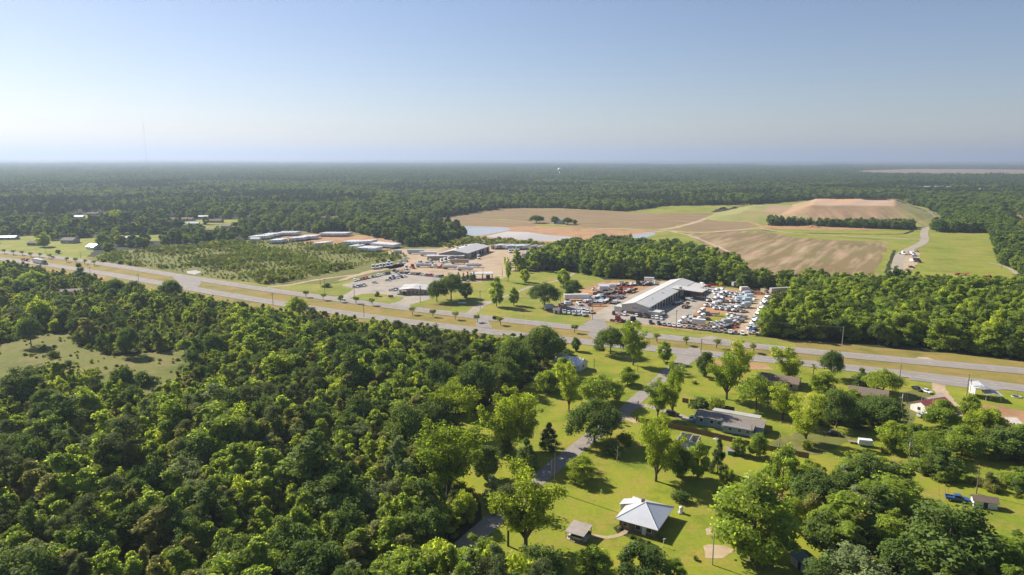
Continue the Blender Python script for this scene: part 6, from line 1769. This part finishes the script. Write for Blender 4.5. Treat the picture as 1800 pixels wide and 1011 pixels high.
for a in [('tractor', 'black', 1112, 568, -60, 'black bobtail truck behind the red tractor unit', 'truck'), ('car', 'white', 1121, 569.5, 60, 'white car beside the black bobtail truck', 'car'), ('car', 'lightblue', 1097, 566, -30, 'pale blue car tucked beside the red tractor unit', 'car'),
          ('cab_chassis', 'white', 1164, 553, -90, 'white service truck beside the office annex', 'truck'), ('tractor', 'white', 1203, 568, 200, 'white tractor unit left of the front box trailer', 'truck'), ('tractor', 'white', 1214, 567, -100, 'white tractor unit just behind the front box trailer', 'truck'),
          ('tractor', 'white', 1236, 562, 195, 'white tractor unit by the small green patch', 'truck'), ('flatbed', 'black', 1222, 560, -10, 'dark flatbed behind the front box trailer', 'trailer'), ('tractor', 'white', 1236, 552, 200, 'white tractor unit above the small green patch', 'truck'),
          ('flatbed', 'black', 1248, 555, -10, 'dark flatbed at the green patch', 'trailer'), ('flatbed', 'brown', 1205, 540, 60, 'brown flatbed parked outside the workshop bays', 'trailer'), ('flatbed', 'grey', 1190, 535, 50, 'grey flatbed nearest the workshop bays', 'trailer'),
          ('cab_chassis', 'silver', 1213, 529, -60, 'silver service truck near the canopy', 'truck'), ('flatbed', 'black', 1205, 525, 60, 'black flatbed under the canopy', 'trailer'), ('cab_chassis', 'blue', 1218, 524, 60, 'blue truck under the canopy', 'truck'), ('box_truck', 'silver', 1296, 504, 20, 'grey box truck at the tree line', 'truck'),
          ('van', 'white', 1235, 503, -80, 'white van at the tree line behind the workshop', 'van'), ('flatbed', 'red', 1255, 505, -5, 'red machine trailer at the tree line', 'trailer'), ('box_truck', 'white', 1311, 513, 10, 'long white box truck above the sand lane', 'truck'), ('flatbed', 'green', 1330, 517, -5, 'green trailer at the top of the sand lane', 'trailer'), ('flatbed', 'red', 1319, 516, -5, 'red trailer next to the green trailer', 'trailer'),
          ('box_truck', 'tan', 1345, 518, -80, 'tan box truck by the right hand woods', 'truck'), ('box_trailer', 'silver', 1372, 516, 15, 'silver trailer half hidden by the right hand woods', 'trailer'),
          ('van', 'white', 1000, 536, 15, 'white van facing the guard hut lot', 'van'), ('pickup', 'lightblue', 988, 537, 0, 'pale blue pickup at the left side of the dealer lot', 'pickup'), ('cab_chassis', 'white', 1018, 536.5, -80, 'white truck facing out in the dealer side lot', 'truck'), ('flatbed', 'brown', 1046, 538, 0, 'dark brown tow truck bed at the lot corner', 'trailer'),
          ('box_trailer', 'white', 1013, 528, 5, 'long white trailer behind the dealer side lot', 'trailer'), ('box_truck', 'silver', 968, 545, 25, 'pale covered truck behind the guard hut', 'truck'),
          ('flatbed', 'red', 1100, 508, -3, 'bright red flatbed body in the back yard', 'trailer'), ('cab_chassis', 'white', 1049, 511, 180, 'white truck beside the white metal shed', 'truck'), ('box_truck', 'white', 1076, 508, 20, 'white box truck right of the metal shed', 'truck')]:
    at_px(*a)
crow((991, 551), (1026, 555), 5, -95, ['white', 'white', 'white', 'lightblue', 'white'], 'in the front row of the dealer side lot', 'side lot front row', ('pickup', 'cab_chassis'), split=True)
crow((1010, 547), (1040, 550.5), 5, -95, ['white', 'white', 'white', 'white', 'silver'], 'in the second row of the dealer side lot', 'side lot second row', ('pickup', 'cab_chassis', 'pickup'), split=True)
crow((1032, 531), (1082, 533), 7, 60, ['white', 'silver', 'lightblue', 'white', 'black', 'silver', 'blue'], 'among the truck beds left of the workshop', 'truck beds left of the workshop', ('flatbed', 'cab_chassis', 'flatbed'))
crow((1030, 524), (1092, 524), 9, 60, ['black', 'brown', 'white', 'lightblue', 'black', 'brown', 'silver', 'grey', 'black'], 'in the second line of truck beds left of the workshop', 'second line of truck beds', ('flatbed', 'flatbed', 'cab_chassis'))
crow((1050, 518), (1112, 514), 8, 50, ['brown', 'black', 'tan', 'silver', 'black', 'red', 'white', 'black'], 'in the upper line of truck beds', 'upper line of truck beds', ('flatbed', 'flatbed', 'cab_chassis'))
crow((1085, 503), (1150, 501), 10, 40, ['white', 'silver', 'black', 'white', 'white', 'black', 'blue', 'white', 'black', 'white'], 'in the back corner of the dealer yard', 'back corner', ('cab_chassis', 'tractor', 'flatbed', 'cab_chassis'))
WL = 'in the crowded lot between workshop and sand lane'
for a, b, n in [((1252, 514), (1308, 521), 7), ((1262, 519), (1312, 526), 7), ((1250, 530), (1310, 533), 8), ((1246, 539), (1308, 541), 8), ((1262, 544), (1306, 549), 7), ((1284, 555), (1304, 560), 4), ((1278, 563), (1300, 566), 4), ((1254, 573), (1290, 570), 6), ((1262, 578), (1278, 575), 3)]:
    crow(a, b, n, 200, ['white', 'white', 'silver', 'white', 'white', 'white', 'lightblue', 'white'], WL, WL, ('cab_chassis', 'tractor', 'cab_chassis', 'pickup', 'box_truck'), .8)
at_px('short_trailer', 'lightblue', 1302, 531, 5, 'pale blue box body standing in the crowded dealer lot', 'trailer')
at_px('flatbed', 'white', 1311, 530, 5, 'white flat body beside the pale blue box body', 'trailer')
at_px('car', 'red', 1292, 575, -80, 'dark red car at the foot of the crowded lot', 'car'); at_px('car', 'green', 1282, 577, -10, 'green car at the foot of the crowded lot', 'car')
crow((1352, 524), (1322, 580), 17, 205, ['white', 'white', 'white', 'white', 'white', 'silver'], 'in the long row along the sand lane and woods', 'row along the woods', ('cab_chassis', 'tractor', 'pickup'), .6)
at_px('pickup', 'blue', 1325, 583, 200, 'blue pickup near the end of the row along the woods', 'pickup'); at_px('pickup', 'white', 1324, 588, -8, 'white pickup at the corner of the dealer lot by the woods', 'pickup')
# landfill pull-off
for a in [('tractor', 'white', 1587, 448, -80, 'white truck at the top of the landfill pull-off', 'truck'), ('box_truck', 'tan', 1597, 448, -85, 'tan box truck in the landfill pull-off', 'truck'), ('box_truck', 'white', 1603, 449, -80, 'white box truck in the landfill pull-off', 'truck'), ('pickup', 'white', 1610, 443, 5, 'white pickup at the upper corner of the landfill pull-off', 'pickup'),
          ('pickup', 'silver', 1607, 451, 5, 'silver pickup below the white box truck of the pull-off', 'pickup'), ('van', 'white', 1604, 460, -85, 'white van next to the dark truck of the pull-off', 'van'), ('box_truck', 'black', 1612, 461, -80, 'dark truck in the landfill pull-off', 'truck'), ('suv', 'brown', 1602, 471, 0, 'dark red suv alone low in the landfill pull-off', 'car'),
          ('cab_chassis', 'red', 1735, 489, 0, 'red machine at the wood edge of the right meadow', 'truck'), ('flatbed', 'red', 1690, 484, 0, 'red trailer at the wood edge of the right meadow', 'trailer')]:
    at_px(*a, split=False)

# ------------------------------------------------------------------ poles, wires, fences, small things
M_pole = plain('weathered_pole_wood', (0.17, 0.135, 0.105), .9, .15, 2)
M_palepole = plain('pale_pole_wood', (0.36, 0.32, 0.26), .9, .12, 2)
M_wire = plain('grey_wire', (0.2, 0.2, 0.2), .5, .05)
POLE = {}
def pole(px, py, top, label, arm=True, mat=M_pole, trans=False, key=None, rz=A0 + math.pi / 2):
    x, y = G(px, py); h = height_at(px, py, top)
    o = thing('utility_pole', label, 'pole', (x, y, 0), rz)
    MB().cyl((0, 0, -.3), (0, 0, h), .17, 0, 8, .11).build('shaft', mat, o)
    if arm:
        MB().box(-1.2, 1.2, -.06, .06, h - .8, h - .62).build('crossarm', mat, o)
        for q in (-1.1, -.4, .4, 1.1): MB().cyl((q, 0, h - .62), (q, 0, h - .4), .05, 0, 6).build('insulator', M_glass, o)
    if trans: MB().cyl((.38, 0, h - 2.4), (.38, 0, h - 1.3), .25, 0, 10).build('transformer', M_grey, o)
    if key: POLE[key] = (x, y, h)
    return o
for a in [
    (480, 537, 515, 'highway pole left of the lone dark shoulder tree', True, M_pole, False, 'a1'), (571, 517, 490, 'pole on the grass left of the parking lot', True, M_pole, False, 'b1'), (563, 501, 489, 'thin pole by the dirt track above the grass', False, M_pole, False, None),
    (623, 525, 499, 'pole at the corner of the grass island', True, M_pole, False, 'b2'), (640, 558, 535, 'highway pole right of the lone dark shoulder tree', True, M_pole, False, 'a2'), (739, 532, 502, 'pole in front of the office driveway', True, M_pole, True, 'b3'),
    (844, 544, 511, 'pole at the gravel driveway mouth', True, M_pole, False, 'b4'), (849, 493, 467, 'pole beside the fuel canopy', False, M_pole, False, None), (883, 487, 469, 'reddish pole at the edge of the terminal yard', False, M_steel, False, None), (766, 465, 444, 'pole at the terminal building corner', False, M_pole, False, None),
    (1188, 580, 545, 'pole rising from the dealer front verge', True, M_pole, False, 'b6'), (1232, 622, 595, 'highway pole at the side road mouth', True, M_pole, True, 'a4'), (1041, 562, 524, 'pole at the dealer entrance corner', True, M_pole, False, 'b5'), (1035, 550, 526, 'shorter pole behind the dealer entrance pole', False, M_pole, True, None), (985, 531, 514, 'thin pole on the lawn by the big round oak', False, M_pole, False, None),
    (1480, 608, 574, 'pale pole before the right hand woods', False, M_palepole, False, 'b7'), (1580, 680, 641, 'tall dark pole right of the shoulder oak', True, M_pole, False, 'a5'), (1699, 697, 658, 'left pole of the pair by the tall grey carport', True, M_pole, True, 'a6'), (1704, 697, 666, 'right pole of the pair by the tall grey carport', False, M_palepole, False, None),
    (1582, 742, 688, 'pale pole with transformer in the trees by the red roofed house', True, M_palepole, True, 'c1'), (1597, 812, 772, 'pole with transformer in the belt under the power line', True, M_pole, True, 'c2'), (1613, 890, 856, 'pale leaning pole in the grass strip of the power line', True, M_palepole, False, 'c3'),
    (1044, 656, 630, 'thin pole on the lawn right of the white cottage', False, M_pole, False, None), (1121, 653, 640, 'short pole on the lawn above the side road', False, M_pole, False, None), (975, 864, 776, 'tall pole beside the side road at the lawn corner', False, M_pole, False, 'd1'), (1252, 993, 937, 'pole on the lawn by the bare earth patches', False, M_palepole, False, 'd2'),
    (1716, 868, 820, 'lamp pole by the hedge above the brown roofed shed', False, M_pole, False, None), (160, 494, 469, 'pole by the red clay shoulder at far left', True, M_pole, False, 'a0'), (244, 497, 482, 'short pole on the near shoulder at far left', True, M_pole, False, None), (142, 454, 441, 'pole beside the pale meadow house', False, M_pole, False, None), (81, 445, 437, 'pole in the far left meadow', False, M_pole, False, None), (1, 465, 452, 'pole on the left picture border', False, M_pole, False, None),
    (1369, 792, 765, 'thin pole at the end of the blue mobile home', False, M_palepole, False, 'e1'), (1320, 770, 745, 'service pole at the corner of the blue mobile home', False, M_palepole, False, None),
    (1798, 482, 452, 'pole in the right meadow by the dirt track', False, M_pole, False, None), (1760, 472, 458, 'pole at the corner of the right meadow', False, M_pole, False, None), (1780, 410, 382, 'power line pole in the far right clearing', True, M_pole, False, None),
]:
    pole(*a)
def wire(p, q, sag, r=.02):
    P = [Vector(p).lerp(Vector(q), t) - Vector((0, 0, sag * 4 * t * (1 - t))) for t in np.linspace(0, 1, 9)]
    return tube(P, [r] * 9, 3)
def line_of(keys, label, offs=(-1.1, .4, 1.1), dz=-.4):
    prts = []
    for a, b in zip(keys[:-1], keys[1:]):
        (x0, y0, h0), (x1, y1, h1) = POLE[a], POLE[b]
        d = Vector((x1 - x0, y1 - y0, 0)).normalized(); n = Vector((-d.y, d.x, 0))
        for o_ in offs:
            prts.append(wire((x0 + n.x * o_, y0 + n.y * o_, h0 + dz), (x1 + n.x * o_, y1 + n.y * o_, h1 + dz), .012 * math.hypot(x1 - x0, y1 - y0)))
    o = link('power_line', raw_mesh('power_line', *join(prts), M_wire))
    return tag(o, label, 'power line')
x5, y5, h5 = POLE['c3']
POLE['c4'] = (x5 + 4, y5 - 62, h5 + 2)
line_of(['b1', 'b2', 'b3', 'b4', 'b5', 'b6', 'b7'], 'overhead wires along the far side of the highway')
line_of(['a0', 'a1', 'a2'], 'overhead wires on the near shoulder above the young woods')
line_of(['a4', 'a5', 'a6'], 'overhead wires on the near shoulder right of the side road')
line_of(['a5', 'c1', 'c2', 'c3', 'c4'], 'overhead wires running down through the lower right trees')

# brown board fence behind the ruin, board by board
fence_px = [(1118, 741), (1150, 748), (1200, 757), (1260, 771), (1310, 783), (1350, 792), (1400, 802), (1422, 806)]
fl = [Vector(G(*p)) for p in fence_px]
M_board = plain('brown_fence_board', (0.20, 0.125, 0.075), .9, .2, 1.5)
fo = thing('board_fence', 'long brown board fence below the blue mobile home', 'fence', (fl[0].x, fl[0].y, 0))
pm = MB().box(-1.2, 1.2, -.02, .02, .08, 1.75)
for q in range(8): pm.box(-1.2 + .3 * q + .02, -1.2 + .3 * q + .28, -.05, -.021, .05, 1.82 - .04 * (q % 3))
pm = pm.mesh('fence_panel', M_board)
po_ = MB().box(-.06, .06, -.06, .06, -.2, 1.95).mesh('post', M_board)
dist = 0.0
for a, b in zip(fl[:-1], fl[1:]):
    d = b - a; n = max(1, round(d.length / 2.45)); ang = math.atan2(d.y, d.x)
    for k in range(n):
        p = a + d * ((k + .5) / n) - fl[0]
        o = link('fence_panel', pm, fo, (p.x, p.y, 0)); o.rotation_euler = (0, random.uniform(-.015, .015), ang); o.scale = (d.length / n / 2.45, 1, 1)
        p = a + d * (k / n) - fl[0]
        o = link('post', po_, fo, (p.x, p.y, 0)); o.rotation_euler = (0, 0, ang)
ln2 = [Vector(G(*p)) for p in [(1198, 707), (1225, 712), (1260, 718), (1290, 724)]]
fo2 = thing('board_fence', 'short brown board fence among the bushes behind the blue mobile home', 'fence', (ln2[0].x, ln2[0].y, 0))
for a, b in zip(ln2[:-1], ln2[1:]):
    d = b - a; n = max(1, round(d.length / 2.45)); ang = math.atan2(d.y, d.x)
    for k in range(n):
        p = a + d * ((k + .5) / n) - ln2[0]
        o = link('fence_panel', pm, fo2, (p.x, p.y, 0)); o.rotation_euler = (0, 0, ang)
# well tank, stump, mailbox and other yard things
o = thing('well_tank', 'white upright tank beside the garden bush behind the white roof', 'tank', G3(1197, 902))
MB().cyl((0, 0, .3), (0, 0, 1.7), .5, 0, 14).cyl((0, 0, 1.7), (0, 0, 1.95), .5, 0, 14, .2).build('tank', M_trim, o, False)
MB().box(-.7, .7, -.7, .7, -.05, .3).build('plinth', M_block, o)
o = thing('mailbox', 'dark mailbox on a post at the side road driveway', 'mailbox', G3(1122, 712))
MB().box(-.05, .05, -.05, .05, 0, 1.1).build('post', M_wood, o); MB().box(-.18, .18, -.3, .3, 1.1, 1.45).build('box', M_frame, o)
o = thing('fire_pit', 'dark ring of ashes on the lawn right of the low carport', 'fire pit', G3(1787, 698))
tv, tf = tube([(1.6 * math.cos(t), 1.6 * math.sin(t), .12) for t in np.linspace(0, 2 * math.pi, 15)], [.28] * 15, 6)
link('stone_ring', raw_mesh('stone_ring', tv, tf, M_block, True), o); MB().cyl((0, 0, 0), (0, 0, .12), 1.4, 0, 14).build('ash', M_dark, o)
o = thing('flat_trailer', 'empty flat trailer left of the white yard trailer', 'trailer', G3(1503, 779), R(-15))
MB().box(-2, 2, -.9, .9, .5, .62).build('deck', M_wood, o)
for sx in (-.4, .5):
    for sy in (-1, 1):
        b = MB(); wheel_mb(b, sx, sy * 1.0, .32, .2, 0, 1); b.build('wheel', [M_tyre, M_rim], o)
o = thing('bird_bath', 'round white basin on the lawn near the bottom olive tree', 'bird bath', G3(1066, 990))
MB().cyl((0, 0, 0), (0, 0, .7), .22, 0, 12, .14).build('pedestal', M_block, o); MB().cyl((0, 0, .7), (0, 0, .88), .25, 0, 16, .65).build('basin', M_trim, o)
o = thing('covered_boat', 'pale covered boat lying in the oak shade on the north lawn', 'boat', G3(812, 534), R(-10))
MB().prism([(-2.6, .3), (2.4, .3), (3.0, 1.0), (-2.6, .9)], -.9, .9, 0, [.3, .3, .5, .1]).build('hull', M_trim, o)
MB().box(-1.0, .6, -.6, .6, .9, 1.3).build('cover', M_grey, o)

for k, (px, py, c_) in enumerate([(1110, 946, 'red'), (1124, 950, 'green'), (1140, 956, 'green'), (1088, 930, 'green'), (1162, 950, 'green')]):
    P_ = LOOK['shrub'][k % 4]
    plant('flower_bush' if c_ == 'red' else 'bush', P_, *G(px, py), .9, 1.3, 'low bush %s of the white roofed house' % ['by the path end', 'under the front window', 'at the front corner', 'at the left front', 'at the right rear wall'][k], 'bush')
o = thing('clothes_pole', 'leaning clothes line post by the corner of the white roofed house', 'post', G3(1164, 962), .4)
MB().cyl((0, 0, -.1), (.5, 0, 2.0), .06, 0, 6).box(.1, .9, -.05, .05, 1.95, 2.05).build('post', M_trim, o)
for px, py, lab in [(1260, 772, 'white debris pile beside the blue mobile home steps'), (1392, 789, 'pale sand pile in the worn yard'), (1318, 838, 'scattered stones near the fence-side trees')]:
    hp = heap('debris_pile', px, py, 1.4, .8, .5, plain('pale_rubble', (.55, .5, .44), .9, .2, 2), lab, 'debris')

# ------------------------------------------------------------------ haze
hz = MB().box(-43000, 43000, -43000, 43000, -1.5, MAST_H + 15)
m = bpy.data.materials.new('haze_air'); m.use_nodes = True
nt = m.node_tree; nt.nodes.clear()
out = nt.nodes.new('ShaderNodeOutputMaterial'); pv = nt.nodes.new('ShaderNodeVolumePrincipled')
pv.inputs['Color'].default_value = (0.485, 0.58, 0.75, 1)
pv.inputs['Density'].default_value = HAZE_DENSITY
pv.inputs['Anisotropy'].default_value = 0.35
nt.links.new(pv.outputs[0], out.inputs['Volume'])
hz = hz.build('haze', m); hz['kind'] = 'stuff'
